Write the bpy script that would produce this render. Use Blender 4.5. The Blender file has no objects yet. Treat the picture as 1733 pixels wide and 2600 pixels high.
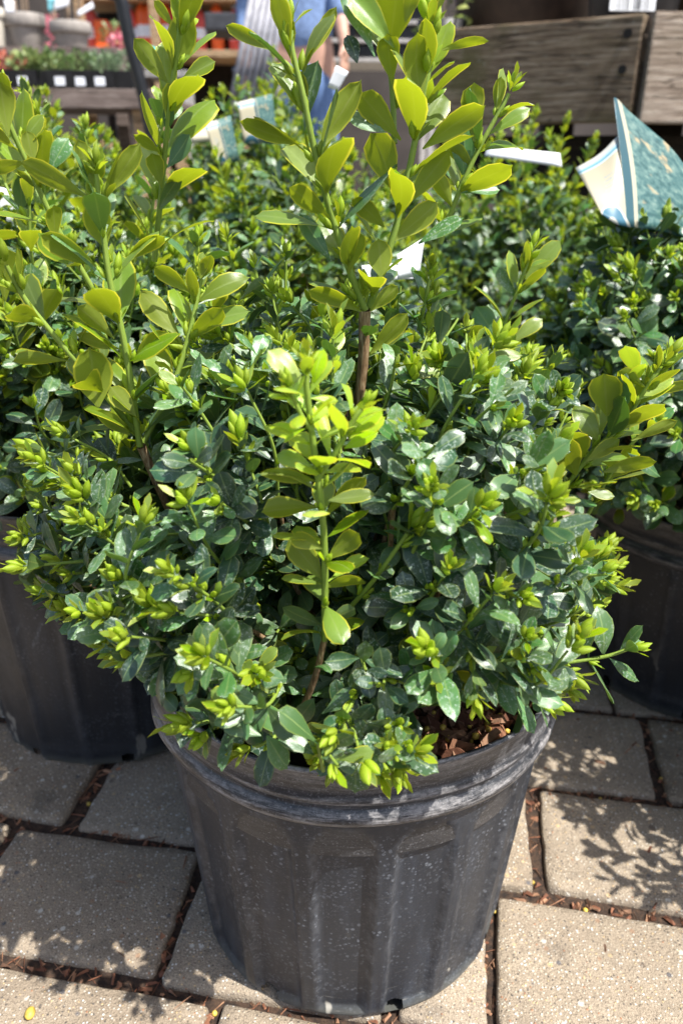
import bpy, bmesh, math
import numpy as np
from mathutils import Vector, Matrix, noise

# ------------------------------------------------------------------ camera, sky, sun, exposure
PITCH, CAMH, FPX, ROLL = 0.4259, 0.5357, 1989.5, 0.0078
scene = bpy.context.scene
COL = scene.collection
cam_d = bpy.data.cameras.new('camera')
cam_d.sensor_fit = 'VERTICAL'; cam_d.sensor_height = 36.0
cam_d.lens = FPX / 2600.0 * 36.0
cam_d.clip_start = 0.01; cam_d.clip_end = 300.0
cam_d.dof.use_dof = True
cam_d.dof.focus_distance = 0.44
cam_d.dof.aperture_fstop = 8.5
cam = bpy.data.objects.new('camera', cam_d); COL.objects.link(cam)
cam.matrix_world = Matrix.Translation((0, 0, CAMH)) @ Matrix.Rotation(math.pi/2 - PITCH, 4, 'X') @ Matrix.Rotation(ROLL, 4, 'Z')
scene.camera = cam

SUN_TO = Vector((0.42, -0.28, 0.92)).normalized()       # towards the sun
world = bpy.data.worlds.new('World'); scene.world = world; world.use_nodes = True
wn = world.node_tree
sky = wn.nodes.new('ShaderNodeTexSky'); sky.sky_type = 'NISHITA'; sky.sun_disc = False
sky.sun_elevation = math.asin(SUN_TO.z)
sky.sun_rotation = math.atan2(SUN_TO.x, SUN_TO.y)
sky.air_density = 0.9; sky.dust_density = 2.4; sky.ozone_density = 1.0
wn.links.new(sky.outputs[0], wn.nodes['Background'].inputs['Color'])
wn.nodes['Background'].inputs['Strength'].default_value = 0.12
sun_d = bpy.data.lights.new('sun', 'SUN'); sun_d.energy = 5.0; sun_d.angle = math.radians(0.5)
sun_d.color = (1.0, 0.965, 0.91)
sun = bpy.data.objects.new('sun', sun_d); COL.objects.link(sun)
sun.rotation_euler = (-SUN_TO).to_track_quat('-Z', 'Y').to_euler()
scene.view_settings.view_transform = 'Standard'; scene.view_settings.look = 'None'
scene.view_settings.exposure = 0.96; scene.view_settings.gamma = 1.0
scene.view_settings.use_curve_mapping = False
scene.render.engine = 'CYCLES'
scene.cycles.use_denoising = True
scene.cycles.max_bounces = 8; scene.cycles.transmission_bounces = 6; scene.cycles.transparent_max_bounces = 6

rng = np.random.default_rng(11)
KD = 1733.0 / 1568.0                                     # measured pixels are in a 1568-wide view of the photograph

def ray(u, v):
    u = u * KD - 866.5; v = v * KD - 1300.0
    c, s = math.cos(-ROLL), math.sin(-ROLL); u, v = u*c - v*s, u*s + v*c
    p = PITCH
    return np.array([u/FPX, math.cos(p) - v/FPX*math.sin(p), -math.sin(p) - v/FPX*math.cos(p)])
def P(u, v, Y):                                          # pixel -> point on the plane y = Y
    d = ray(u, v); return np.array([0, 0, CAMH]) + d * (Y / d[1])
def G(u, v, z=0.0):                                      # pixel -> point at height z
    d = ray(u, v); return np.array([0, 0, CAMH]) + d * ((z - CAMH) / d[2])
def proj(pts):                                           # points -> measured pixels and depth
    pts = np.asarray(pts, float); X = pts[..., 0]; Y = pts[..., 1]; Z = pts[..., 2] - CAMH
    cp, sp = math.cos(PITCH), math.sin(PITCH)
    fw = Y*cp - Z*sp; up = Y*sp + Z*cp
    fw = np.where(fw < 0.02, 0.02, fw)
    u = FPX*X/fw; v = -FPX*up/fw
    c, s = math.cos(ROLL), math.sin(ROLL)
    return ((866.5 + u*c - v*s)/KD, (1300 + u*s + v*c)/KD, fw)

# ------------------------------------------------------------------ helpers
def unit(v):
    v = np.asarray(v, float); return v / max(1e-9, np.linalg.norm(v))
def tag(o, label=None, cat=None, group=None, kind=None):
    if label: o['label'] = label
    if cat: o['category'] = cat
    if group: o['group'] = group
    if kind: o['kind'] = kind
    return o
def empty(name, loc=(0, 0, 0)):
    o = bpy.data.objects.new(name, None); o.location = loc; o.empty_display_size = 0.05
    COL.objects.link(o); return o
def link(name, me, mat=None, parent=None, loc=None):
    if mat is not None and not me.materials: me.materials.append(mat)
    o = bpy.data.objects.new(name, me); COL.objects.link(o)
    if parent is not None: o.parent = parent
    if loc is not None: o.location = loc
    return o
def arr_mesh(name, verts, quads, lc=None, smooth=True):
    me = bpy.data.meshes.new(name)
    verts = np.asarray(verts, np.float32); quads = np.asarray(quads, np.int32)
    k = quads.shape[1]
    me.vertices.add(len(verts)); me.vertices.foreach_set('co', verts.ravel())
    me.loops.add(quads.size); me.loops.foreach_set('vertex_index', quads.ravel())
    me.polygons.add(len(quads)); me.polygons.foreach_set('loop_start', np.arange(0, quads.size, k, dtype=np.int32))
    me.update(calc_edges=True)
    me.polygons.foreach_set('use_smooth', np.full(len(quads), smooth))
    if lc is not None:
        a = me.attributes.new('lc', 'FLOAT_COLOR', 'POINT'); a.data.foreach_set('color', np.asarray(lc, np.float32).ravel())
    me.validate(); return me
def bm_mesh(bm, name, smooth=False):
    me = bpy.data.meshes.new(name); bm.normal_update(); bm.to_mesh(me); bm.free()
    if smooth:
        for p in me.polygons: p.use_smooth = True
    return me
def box_bm(x0, x1, y0, y1, z0, z1, bev=0.0, bm=None):
    own = bm is None
    if own: bm = bmesh.new()
    vs = [bm.verts.new((x, y, z)) for x in (x0, x1) for y in (y0, y1) for z in (z0, z1)]
    fs = [(0, 1, 3, 2), (4, 6, 7, 5), (0, 4, 5, 1), (2, 3, 7, 6), (0, 2, 6, 4), (1, 5, 7, 3)]
    faces = [bm.faces.new([vs[i] for i in f]) for f in fs]
    if bev > 0:
        es = list({e for f in faces for e in f.edges})
        bmesh.ops.bevel(bm, geom=es, offset=bev, segments=2, profile=0.6, affect='EDGES')
    return bm
def tube_arrays(pts, rad, n=7, cap=True):
    pts = np.asarray(pts, float); m = len(pts)
    rad = np.broadcast_to(np.asarray(rad, float), (m,))
    T = np.gradient(pts, axis=0); T /= np.maximum(1e-9, np.linalg.norm(T, axis=1))[:, None]
    ref = np.array([0.13, 0.97, 0.2]); V = []
    for i in range(m):
        a = unit(np.cross(T[i], ref)); b = np.cross(T[i], a)
        th = np.arange(n) * 2*math.pi/n
        V.append(pts[i] + rad[i]*(np.cos(th)[:, None]*a + np.sin(th)[:, None]*b))
    V = np.concatenate(V); Q = []
    for i in range(m-1):
        for j in range(n):
            Q.append((i*n+j, i*n+(j+1) % n, (i+1)*n+(j+1) % n, (i+1)*n+j))
    if cap:
        V = np.concatenate([V, pts[-1:], pts[:1]]); e = m*n
        for j in range(0, n, 1):
            Q.append(((m-1)*n+j, (m-1)*n+(j+1) % n, e, e)); Q.append(((j+1) % n, j, e+1, e+1))
    return V, Q
def clean_quads(me):
    return me
def tube_mesh(name, pts, rad, n=7):
    V, Q = tube_arrays(pts, rad, n)
    me = bpy.data.meshes.new(name)
    me.from_pydata([tuple(v) for v in V], [], [tuple(dict.fromkeys(q)) for q in Q]); me.update()
    for p in me.polygons: p.use_smooth = True
    return me
def catmull(pts, n=10):
    pts = [np.asarray(p, float) for p in pts]
    q = [2*pts[0]-pts[1]] + pts + [2*pts[-1]-pts[-2]]; out = []
    for i in range(1, len(q)-2):
        for k in range(n):
            t = k/n; a, b, c, d = q[i-1], q[i], q[i+1], q[i+2]
            out.append(.5*((2*b)+(-a+c)*t+(2*a-5*b+4*c-d)*t*t+(-a+3*b-3*c+d)*t**3))
    out.append(pts[-1]); return np.array(out)
def lathe(profile, n=64, close=False):
    """profile [(r, z)...] -> verts, quads (outside facing out)"""
    V, Q = [], []
    m = len(profile)
    for r, z in profile:
        for j in range(n):
            t = 2*math.pi*j/n; V.append((r*math.cos(t), r*math.sin(t), z))
    for i in range(m-1):
        for j in range(n):
            Q.append((i*n+j, i*n+(j+1) % n, (i+1)*n+(j+1) % n, (i+1)*n+j))
    return V, Q
def lathe_mesh(name, profile, n=64, smooth=True):
    V, Q = lathe(profile, n)
    me = bpy.data.meshes.new(name); me.from_pydata(V, [], Q); me.update()
    if smooth:
        for p in me.polygons: p.use_smooth = True
    return me

# ------------------------------------------------------------------ node material builder
class NB:
    def __init__(s, name):
        s.m = bpy.data.materials.new(name); s.m.use_nodes = True
        s.nt = s.m.node_tree; s.nt.nodes.clear()
        s.out = s.nt.nodes.new('ShaderNodeOutputMaterial')
    def n(s, t, ins=None, **props):
        nd = s.nt.nodes.new('ShaderNode' + t)
        for k, v in props.items(): setattr(nd, k, v)
        for k, v in (ins or {}).items(): s.set(nd.inputs[k], v)
        return nd
    def set(s, sock, v):
        if isinstance(v, bpy.types.NodeSocket): s.nt.links.new(v, sock)
        elif isinstance(v, bpy.types.Node): s.nt.links.new(v.outputs[0], sock)
        else:
            if isinstance(v, (tuple, list)) and len(v) == 3 and len(sock.default_value) == 4: v = (*v, 1)
            sock.default_value = v
    def math(s, op, a, b=0.0, clamp=False):
        nd = s.n('Math', operation=op, use_clamp=clamp); s.set(nd.inputs[0], a); s.set(nd.inputs[1], b); return nd.outputs[0]
    def mix(s, f, a, b, mode='MIX'):
        nd = s.n('Mix', data_type='RGBA', blend_type=mode); s.set(nd.inputs[0], f); s.set(nd.inputs[6], a); s.set(nd.inputs[7], b); return nd.outputs[2]
    def mixf(s, f, a, b):
        nd = s.n('Mix', data_type='FLOAT'); s.set(nd.inputs[0], f); s.set(nd.inputs[2], a); s.set(nd.inputs[3], b); return nd.outputs[0]
    def ramp(s, f, stops, mode='LINEAR'):
        nd = s.n('ValToRGB'); cr = nd.color_ramp; cr.interpolation = mode
        while len(cr.elements) < len(stops): cr.elements.new(0.5)
        for e, (p, c) in zip(cr.elements, stops):
            e.position = p
            e.color = (c, c, c, 1) if isinstance(c, (int, float)) else (*c, 1)
        s.set(nd.inputs[0], f); return nd.outputs[0]
    def smooth(s, f, lo, hi):
        nd = s.n('MapRange', interpolation_type='SMOOTHSTEP'); s.set(nd.inputs[0], f)
        nd.inputs[1].default_value = lo; nd.inputs[2].default_value = hi; return nd.outputs[0]
    def noise(s, vec, scale, detail=4, rough=.55, out=0):
        nd = s.n('TexNoise', {'Scale': scale, 'Detail': detail, 'Roughness': rough}); s.set(nd.inputs['Vector'], vec); return nd.outputs[out]
    def voro(s, vec, scale, feature='F1', out=0):
        nd = s.n('TexVoronoi', {'Scale': scale}, feature=feature); s.set(nd.inputs['Vector'], vec); return nd.outputs[out]
    def bump(s, h, strength=.3, dist=.001, normal=None):
        nd = s.n('Bump', {'Strength': strength, 'Distance': dist}); s.set(nd.inputs['Height'], h)
        if normal is not None: s.set(nd.inputs['Normal'], normal)
        return nd.outputs[0]
    def pos(s): return s.n('NewGeometry').outputs['Position']
    def objc(s): return s.n('TexCoord').outputs['Object']
    def objrand(s): return s.n('ObjectInfo').outputs['Random']
    def bsdf(s, **ins):
        nd = s.n('BsdfPrincipled')
        for k, v in ins.items(): s.set(nd.inputs[k.replace('_', ' ')], v)
        return nd
    def done(s, sh):
        s.nt.links.new(sh.outputs[0] if isinstance(sh, bpy.types.Node) else sh, s.out.inputs[0]); return s.m

def plain(name, col, rough=.6, var=.25, scale=40, spec=.4, bump=.0, metal=0.0):
    b = NB(name); v = b.objc(); nz = b.noise(v, scale, 5)
    c = b.mix(b.smooth(nz, .3, .7), tuple(x*(1-var) for x in col), tuple(min(1, x*(1+var)) for x in col))
    kw = dict(Base_Color=c, Roughness=rough, Metallic=metal)
    p = b.bsdf(**kw); p.inputs['Specular IOR Level'].default_value = spec
    if bump: b.set(p.inputs['Normal'], b.bump(nz, bump, .002))
    return b.done(p)

def mat_leaf():
    b = NB('boxwood_leaf')
    at = b.n('Attribute', attribute_name='lc')
    sep = b.n('SeparateColor'); b.set(sep.inputs[0], at.outputs['Color'])
    age, rn, ed = sep.outputs[0], sep.outputs[1], sep.outputs[2]; tt = at.outputs['Alpha']
    rnd = b.math('FRACT', b.math('ADD', rn, b.objrand()))
    pos = b.pos(); back = b.n('NewGeometry').outputs['Backfacing']
    top = b.ramp(age, [(0, (.026, .070, .032)), (.33, (.070, .165, .050)), (.66, (.17, .275, .020)), (1, (.40, .58, .025))])
    und = b.ramp(age, [(0, (.075, .125, .05)), (.33, (.10, .165, .045)), (.66, (.235, .30, .020)), (1, (.42, .56, .03))])
    hs = b.n('HueSaturation'); b.set(hs.inputs['Color'], top)
    b.set(hs.inputs['Value'], b.mixf(rnd, .70, 1.35)); b.set(hs.inputs['Hue'], b.mixf(b.math('FRACT', b.math('MULTIPLY', rnd, 7.31)), .485, .515))
    b.set(hs.inputs['Saturation'], b.mixf(b.math('FRACT', b.math('MULTIPLY', rnd, 3.7)), .8, 1.1))
    top = hs.outputs[0]
    big = b.noise(pos, 130, 3)
    top = b.mix(b.math('MULTIPLY', b.smooth(big, .35, .75), .45), top, b.mix(.5, top, (.10, .17, .05)))
    # midrib and yellow margin
    rib = b.math('MULTIPLY', b.math('SUBTRACT', 1.0, b.smooth(ed, .02, .11)), .55)
    top = b.mix(rib, top, b.mix(.6, top, (.35, .45, .15)))
    und = b.mix(b.math('MULTIPLY', rib, .8), und, (.34, .38, .10))
    young = b.smooth(age, .45, .62)
    # veins: fine oblique lines on the underside
    vein = b.n('TexWave', {'Scale': 9.0, 'Distortion': 3.0, 'Detail': 2.0})
    cmb = b.n('CombineXYZ'); b.set(cmb.inputs[0], b.math('SUBTRACT', tt, b.math('MULTIPLY', ed, .35))); b.set(vein.inputs['Vector'], cmb)
    und = b.mix(b.math('MULTIPLY', vein.outputs['Fac'], .42), und, b.mix(.5, und, (.05, .09, .01)))
    margin = b.math('MULTIPLY', b.smooth(ed, .84, .93), b.mixf(young, .12, .85))
    margin2 = b.math('MULTIPLY', margin, b.smooth(tt, .15, .5))
    # dusty white residue, only on the old upper faces
    d1 = b.smooth(b.noise(pos, 620, 5, .65), .52, .66); d2 = b.smooth(b.noise(pos, 42, 2), .40, .62)
    d3 = b.smooth(b.noise(pos, 210, 4, .6), .55, .68)
    dust = b.math('MULTIPLY', b.math('MAXIMUM', d1, b.math('MULTIPLY', d3, .4)), d2)
    dust = b.math('MULTIPLY', b.math('MULTIPLY', dust, .72), b.math('SUBTRACT', 1.0, b.smooth(age, .3, .6)))
    top = b.mix(dust, top, (.46, .54, .48))
    und = b.mix(b.math('MULTIPLY', dust, .25), und, (.4, .45, .35))
    col = b.mix(back, top, und)
    col = b.mix(margin2, col, (.56, .55, .035))
    rough = b.mixf(back, b.mixf(dust, b.mixf(b.noise(pos, 180, 2), .22, .42), .7), .55)
    p = b.bsdf(Base_Color=col, Roughness=rough)
    p.inputs['Specular IOR Level'].default_value = .7
    nh = b.math('ADD', b.noise(pos, 260, 3), b.math('MULTIPLY', vein.outputs['Fac'], .35))
    nrm = b.bump(nh, .16, .0015); b.set(p.inputs['Normal'], nrm)
    tr = b.n('BsdfTranslucent')
    tc = b.ramp(age, [(0, (.05, .13, .012)), (.33, (.10, .22, .015)), (.66, (.36, .43, .010)), (1, (.62, .80, .03))])
    b.set(tr.inputs[0], b.mix(margin2, tc, (.8, .72, .05)))
    ms = b.n('MixShader'); b.set(ms.inputs[0], b.ramp(age, [(0, .14), (.33, .24), (.66, .46), (1, .45)]))
    b.nt.links.new(p.outputs[0], ms.inputs[1]); b.nt.links.new(tr.outputs[0], ms.inputs[2])
    return b.done(ms)
def mat_stem():
    b = NB('shoot_stem'); pos = b.objc()
    at = b.n('Attribute', attribute_name='lc'); sep = b.n('SeparateColor'); b.set(sep.inputs[0], at.outputs['Color'])
    w = sep.outputs[0]                                   # 0 green .. 1 woody
    sc = b.n('Mapping', {'Scale': (1, 1, .12)}); b.set(sc.inputs[0], pos)
    nz = b.noise(sc.outputs[0], 900, 4)
    g = b.mix(nz, (.13, .22, .02), (.25, .33, .05))
    wd = b.ramp(nz, [(.3, (.10, .055, .025)), (.5, (.24, .15, .075)), (.7, (.42, .32, .2))])
    c = b.mix(w, g, wd)
    p = b.bsdf(Base_Color=c, Roughness=.6); b.set(p.inputs['Normal'], b.bump(nz, .6, .0006))
    return b.done(p)
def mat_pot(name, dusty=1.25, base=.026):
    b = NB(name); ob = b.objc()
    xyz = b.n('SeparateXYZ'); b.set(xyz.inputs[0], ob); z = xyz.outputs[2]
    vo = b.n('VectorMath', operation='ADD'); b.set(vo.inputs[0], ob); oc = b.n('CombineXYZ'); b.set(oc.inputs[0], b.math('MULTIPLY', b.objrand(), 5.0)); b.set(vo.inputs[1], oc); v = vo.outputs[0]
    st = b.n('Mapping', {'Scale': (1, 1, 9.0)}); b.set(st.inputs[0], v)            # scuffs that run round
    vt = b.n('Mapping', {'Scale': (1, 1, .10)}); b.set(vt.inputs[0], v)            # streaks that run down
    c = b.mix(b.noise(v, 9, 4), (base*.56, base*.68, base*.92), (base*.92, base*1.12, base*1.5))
    # water-spot rings and fine dust specks
    vd = b.n('TexVoronoi', {'Scale': 300.0}); b.set(vd.inputs['Vector'], v); sc_ = b.n('SeparateColor'); b.set(sc_.inputs[0], vd.outputs['Color'])
    dots = b.math('MULTIPLY', b.math('SUBTRACT', 1, b.smooth(b.math('SUBTRACT', vd.outputs['Distance'], b.math('MULTIPLY', sc_.outputs[1], .30)), .02, .16)), b.math('GREATER_THAN', sc_.outputs[0], .42))
    midz = b.math('MULTIPLY', b.smooth(z, .05, .10), b.math('SUBTRACT', 1, b.smooth(z, .17, .20)))
    dots = b.math('MULTIPLY', dots, b.math('MULTIPLY', b.smooth(b.noise(v, 24, 4), .38, .62), b.mixf(midz, .35, 1.0)))
    sp = b.voro(v, 330); ring = b.math('MULTIPLY', b.smooth(sp, .12, .2), b.math('SUBTRACT', 1, b.smooth(sp, .24, .36)))
    spec = b.math('MULTIPLY', ring, b.smooth(b.noise(v, 22, 3), .48, .68))
    fine = b.smooth(b.noise(v, 520, 4, .7), .54, .70)
    dustm = b.math('ADD', b.math('MULTIPLY', spec, .30), b.math('MULTIPLY', b.math('MULTIPLY', fine, b.smooth(b.noise(v, 14, 4), .40, .72)), .34))
    c = b.mix(b.math('MULTIPLY', dustm, dusty), c, (.25, .275, .32))
    c = b.mix(b.math('MULTIPLY', dots, .30*dusty), c, (.30, .33, .375))
    film = b.math('MULTIPLY', b.smooth(b.noise(vt.outputs[0], 55, 4), .46, .78), .16*dusty)
    c = b.mix(film, c, (.14, .172, .225))
    scr = b.math('MULTIPLY', b.smooth(b.noise(st.outputs[0], 26, 6, .72), .62, .70), .22*dusty)
    low = b.math('SUBTRACT', 1, b.smooth(z, .03, .10))
    c = b.mix(b.math('MULTIPLY', scr, b.mixf(low, .35, 1.3)), c, (.42, .40, .36))
    at = b.n('Attribute', attribute_name='lc'); sp_ = b.n('SeparateColor'); b.set(sp_.inputs[0], at.outputs['Color'])
    ew = b.math('MULTIPLY', sp_.outputs[0], b.smooth(b.noise(v, 90, 5, .65), .40, .66))
    c = b.mix(b.math('MULTIPLY', ew, .13*dusty), c, (.34, .35, .37))
    pv = b.n('Mapping', {'Scale': (1, 1, .55)}); b.set(pv.inputs[0], v)
    patch = b.math('MULTIPLY', b.smooth(b.noise(pv.outputs[0], 34, 3, .5), .66, .69), b.math('MULTIPLY', low, .75*dusty))
    c = b.mix(patch, c, (.40, .38, .33))
    base_d = b.math('MULTIPLY', b.math('SUBTRACT', 1, b.smooth(z, .0, .016)), b.mixf(b.noise(v, 30, 3), .2, .8))
    c = b.mix(b.math('MULTIPLY', base_d, .75), c, (.22, .22, .18))
    p = b.bsdf(Base_Color=c, Roughness=b.mixf(b.noise(v, 60, 4), .38, .58))
    p.inputs['Specular IOR Level'].default_value = .5
    b.set(p.inputs['Normal'], b.bump(b.math('ADD', b.noise(v, 420, 4), b.math('MULTIPLY', b.noise(v, 30, 3), 1.2)), .18, .0010))
    return b.done(p)
def mat_rim(name, dusty=1.0):
    b = NB(name); v = b.objc()
    xyz = b.n('SeparateXYZ'); b.set(xyz.inputs[0], v)
    ang = b.math('ARCTAN2', xyz.outputs[1], xyz.outputs[0]); cm = b.n('CombineXYZ')
    b.set(cm.inputs[0], ang); b.set(cm.inputs[1], b.math('MULTIPLY', xyz.outputs[2], 60)); b.set(cm.inputs[2], b.math('MULTIPLY', xyz.outputs[2], 11))
    at = b.n('Attribute', attribute_name='lc'); sep = b.n('SeparateColor'); b.set(sep.inputs[0], at.outputs['Color'])
    prom = sep.outputs[0]                                # ridge crests take the scuffs
    c = b.mix(b.noise(v, 12, 4), (.016, .017, .020), (.030, .032, .037))
    n1 = b.noise(cm.outputs[0], 5.5, 8, .74)
    wear = b.math('MULTIPLY', b.smooth(n1, .40, .62), b.mixf(prom, .10, 1.0))
    wear = b.math('MULTIPLY', wear, b.mixf(b.smooth(b.noise(v, 300, 4, .7), .35, .6), .45, 1.0))
    c = b.mix(b.math('MULTIPLY', wear, .72*dusty), c, (.42, .40, .39))
    fine = b.math('MULTIPLY', b.smooth(b.noise(v, 700, 3, .7), .55, .68), .30*dusty)
    c = b.mix(fine, c, (.40, .40, .42))
    p = b.bsdf(Base_Color=c, Roughness=b.mixf(wear, .34, .62)); b.set(p.inputs['Normal'], b.bump(n1, .25, .001))
    return b.done(p)
def mat_paver():
    b = NB('concrete_paver'); v = b.pos(); r = b.objrand()
    base = b.mix(r, (.29, .23, .165), (.41, .34, .255))
    base = b.mix(b.smooth(b.noise(v, 28, 4), .35, .7), base, b.mix(.5, base, (.46, .38, .28)))
    fine = b.noise(v, 900, 3, .7)
    base = b.mix(b.smooth(fine, .35, .65), b.mix(.6, base, (.11, .085, .06)), base)
    vc = b.n('TexVoronoi', {'Scale': 420.0}); b.set(vc.inputs['Vector'], v)
    sepc = b.n('SeparateColor'); b.set(sepc.inputs[0], vc.outputs['Color'])
    gr = b.math('SUBTRACT', 1, b.smooth(vc.outputs['Distance'], .22, .42))
    gcol = b.ramp(sepc.outputs[0], [(0, (.10, .09, .08)), (.16, (.50, .43, .33)), (.45, (.66, .60, .50)), (.7, (.55, .40, .22)), (.86, (.75, .73, .68)), (.97, (.40, .19, .10))], 'CONSTANT')
    base = b.mix(b.math('MULTIPLY', gr, b.math('MULTIPLY', b.smooth(sepc.outputs[1], .35, .4), .9)), base, gcol)
    v2 = b.n('TexVoronoi', {'Scale': 130.0}); b.set(v2.inputs['Vector'], v)
    s2 = b.n('SeparateColor'); b.set(s2.inputs[0], v2.outputs['Color'])
    peb = b.math('MULTIPLY', b.math('SUBTRACT', 1, b.smooth(v2.outputs['Distance'], .16, .34)), b.smooth(s2.outputs[0], .80, .84))
    base = b.mix(b.math('MULTIPLY', peb, .85), base, b.ramp(s2.outputs[1], [(0, (.62, .58, .50)), (.4, (.30, .19, .12)), (.55, (.55, .40, .22)), (.8, (.10, .10, .11))], 'CONSTANT'))
    dk = b.math('MULTIPLY', b.smooth(b.noise(v, 5.5, 4, .6), .48, .70), .45)
    base = b.mix(dk, base, b.mix(.6, base, (.16, .125, .09)))
    stain = b.math('MULTIPLY', b.smooth(b.noise(v, 16, 5, .6), .55, .72), .55)
    base = b.mix(stain, base, (.10, .085, .07))
    sp = b.math('MULTIPLY', b.smooth(b.noise(v, 75, 3), .66, .74), .6)
    base = b.mix(sp, base, (.09, .065, .05))
    p = b.bsdf(Base_Color=base, Roughness=.88); p.inputs['Specular IOR Level'].default_value = .25
    h = b.math('ADD', b.math('MULTIPLY', gr, .5), b.math('ADD', fine, b.math('MULTIPLY', b.noise(v, 120, 5, .7), 1.6)))
    b.set(p.inputs['Normal'], b.bump(h, .8, .0016))
    return b.done(p)
def mat_soil(name, c0=(.018, .011, .007), c1=(.085, .045, .025), far=False):
    b = NB(name); v = b.pos(); nz = b.noise(v, 160, 6, .7)
    c = b.mix(b.smooth(nz, .35, .68), c0, c1)
    if far:
        ln = b.n('VectorMath', operation='LENGTH'); b.set(ln.inputs[0], v)
        c = b.mix(b.smooth(ln.outputs['Value'], 2.3, 3.0), c, b.mix(b.noise(v, 6, 5), (.17, .15, .12), (.29, .26, .21)))
    p = b.bsdf(Base_Color=c, Roughness=.95); b.set(p.inputs['Normal'], b.bump(nz, 1.0, .004))
    return b.done(p)
def mat_chip(name='bark_chip', cols=((.14, .05, .025), (.32, .13, .065), (.42, .23, .13), (.07, .03, .018))):
    b = NB(name); v = b.objc(); r = b.objrand()
    at = b.n('Attribute', attribute_name='lc'); sep = b.n('SeparateColor'); b.set(sep.inputs[0], at.outputs['Color'])
    f = b.math('FRACT', b.math('ADD', r, sep.outputs[1]))
    c = b.ramp(f, [(0, cols[0]), (.35, cols[1]), (.7, cols[2]), (1, cols[3])])
    nz = b.noise(b.pos(), 420, 4); c = b.mix(nz, b.mix(.6, c, (.02, .012, .008)), c)
    p = b.bsdf(Base_Color=c, Roughness=.85); b.set(p.inputs['Normal'], b.bump(nz, .6, .001))
    return b.done(p)
def mat_wood(name, dark, mid, light, moss=0.0, grain=(1.1, 20, 20), scale=8):
    b = NB(name); v = b.objc(); r = b.objrand()
    off = b.n('VectorMath', operation='ADD'); b.set(off.inputs[0], v)
    cx = b.n('CombineXYZ'); b.set(cx.inputs[0], b.math('MULTIPLY', r, 31.0)); b.set(cx.inputs[2], b.math('MULTIPLY', r, 17.0)); b.set(off.inputs[1], cx)
    mp = b.n('Mapping', {'Scale': grain}); b.set(mp.inputs[0], off.outputs[0])
    n1 = b.noise(mp.outputs[0], scale, 8, .68); n2 = b.noise(mp.outputs[0], scale*5, 4, .6)
    c = b.ramp(n1, [(.36, dark), (.5, mid), (.66, light)])
    c = b.mix(b.smooth(n2, .35, .7), b.mix(.45, c, dark), c)
    mc = b.n('Mapping', {'Scale': (.7, 11, 11)}); b.set(mc.inputs[0], off.outputs[0])
    ck = b.noise(mc.outputs[0], 5, 3, .5); crack = b.math('SUBTRACT', 1, b.smooth(b.math('ABSOLUTE', b.math('SUBTRACT', ck, .5)), .0, .022))
    c = b.mix(b.math('MULTIPLY', crack, .75), c, tuple(x*.35 for x in dark))
    bl = b.noise(off.outputs[0], 7, 5, .6)
    c = b.mix(b.math('MULTIPLY', b.smooth(bl, .5, .75), .35), c, light)
    if moss:
        ms = b.smooth(b.noise(off.outputs[0], 6, 5, .62), .46, .70)
        c = b.mix(b.math('MULTIPLY', ms, moss), c, (.085, .080, .022))
        c = b.mix(b.math('MULTIPLY', b.smooth(b.noise(off.outputs[0], 60, 4), .62, .7), .5*moss), c, (.30, .29, .24))
    p = b.bsdf(Base_Color=c, Roughness=.85); p.inputs['Specular IOR Level'].default_value = .2
    b.set(p.inputs['Normal'], b.bump(b.math('SUBTRACT', b.math('ADD', n1, n2), crack), .7, .004))
    return b.done(p)

M = dict(
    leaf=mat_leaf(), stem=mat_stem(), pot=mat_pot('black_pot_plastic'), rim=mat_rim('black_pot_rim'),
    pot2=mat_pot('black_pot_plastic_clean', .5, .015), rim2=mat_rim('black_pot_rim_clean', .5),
    paver=mat_paver(), soil=mat_soil('potting_soil'), bed=mat_soil('joint_soil', (.016, .010, .007), (.075, .042, .024), far=True),
    chip=mat_chip(), pellet=plain('fertilizer_pellet', (.48, .34, .06), .5, .5, 150),
    wood=mat_wood('weathered_board', (.060, .038, .024), (.235, .165, .105), (.46, .37, .27), moss=.8),
    wood2=mat_wood('grey_board', (.14, .10, .076), (.34, .27, .21), (.54, .46, .38), moss=.12),
    wood3=mat_wood('pinkish_bench_board', (.10, .075, .065), (.21, .165, .145), (.33, .28, .25)),
    pine=mat_wood('pale_pine', (.30, .19, .10), (.46, .31, .18), (.58, .44, .29)),
    darkwood=mat_wood('dark_post', (.008, .006, .004), (.02, .014, .010), (.04, .028, .02)),
)

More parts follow.
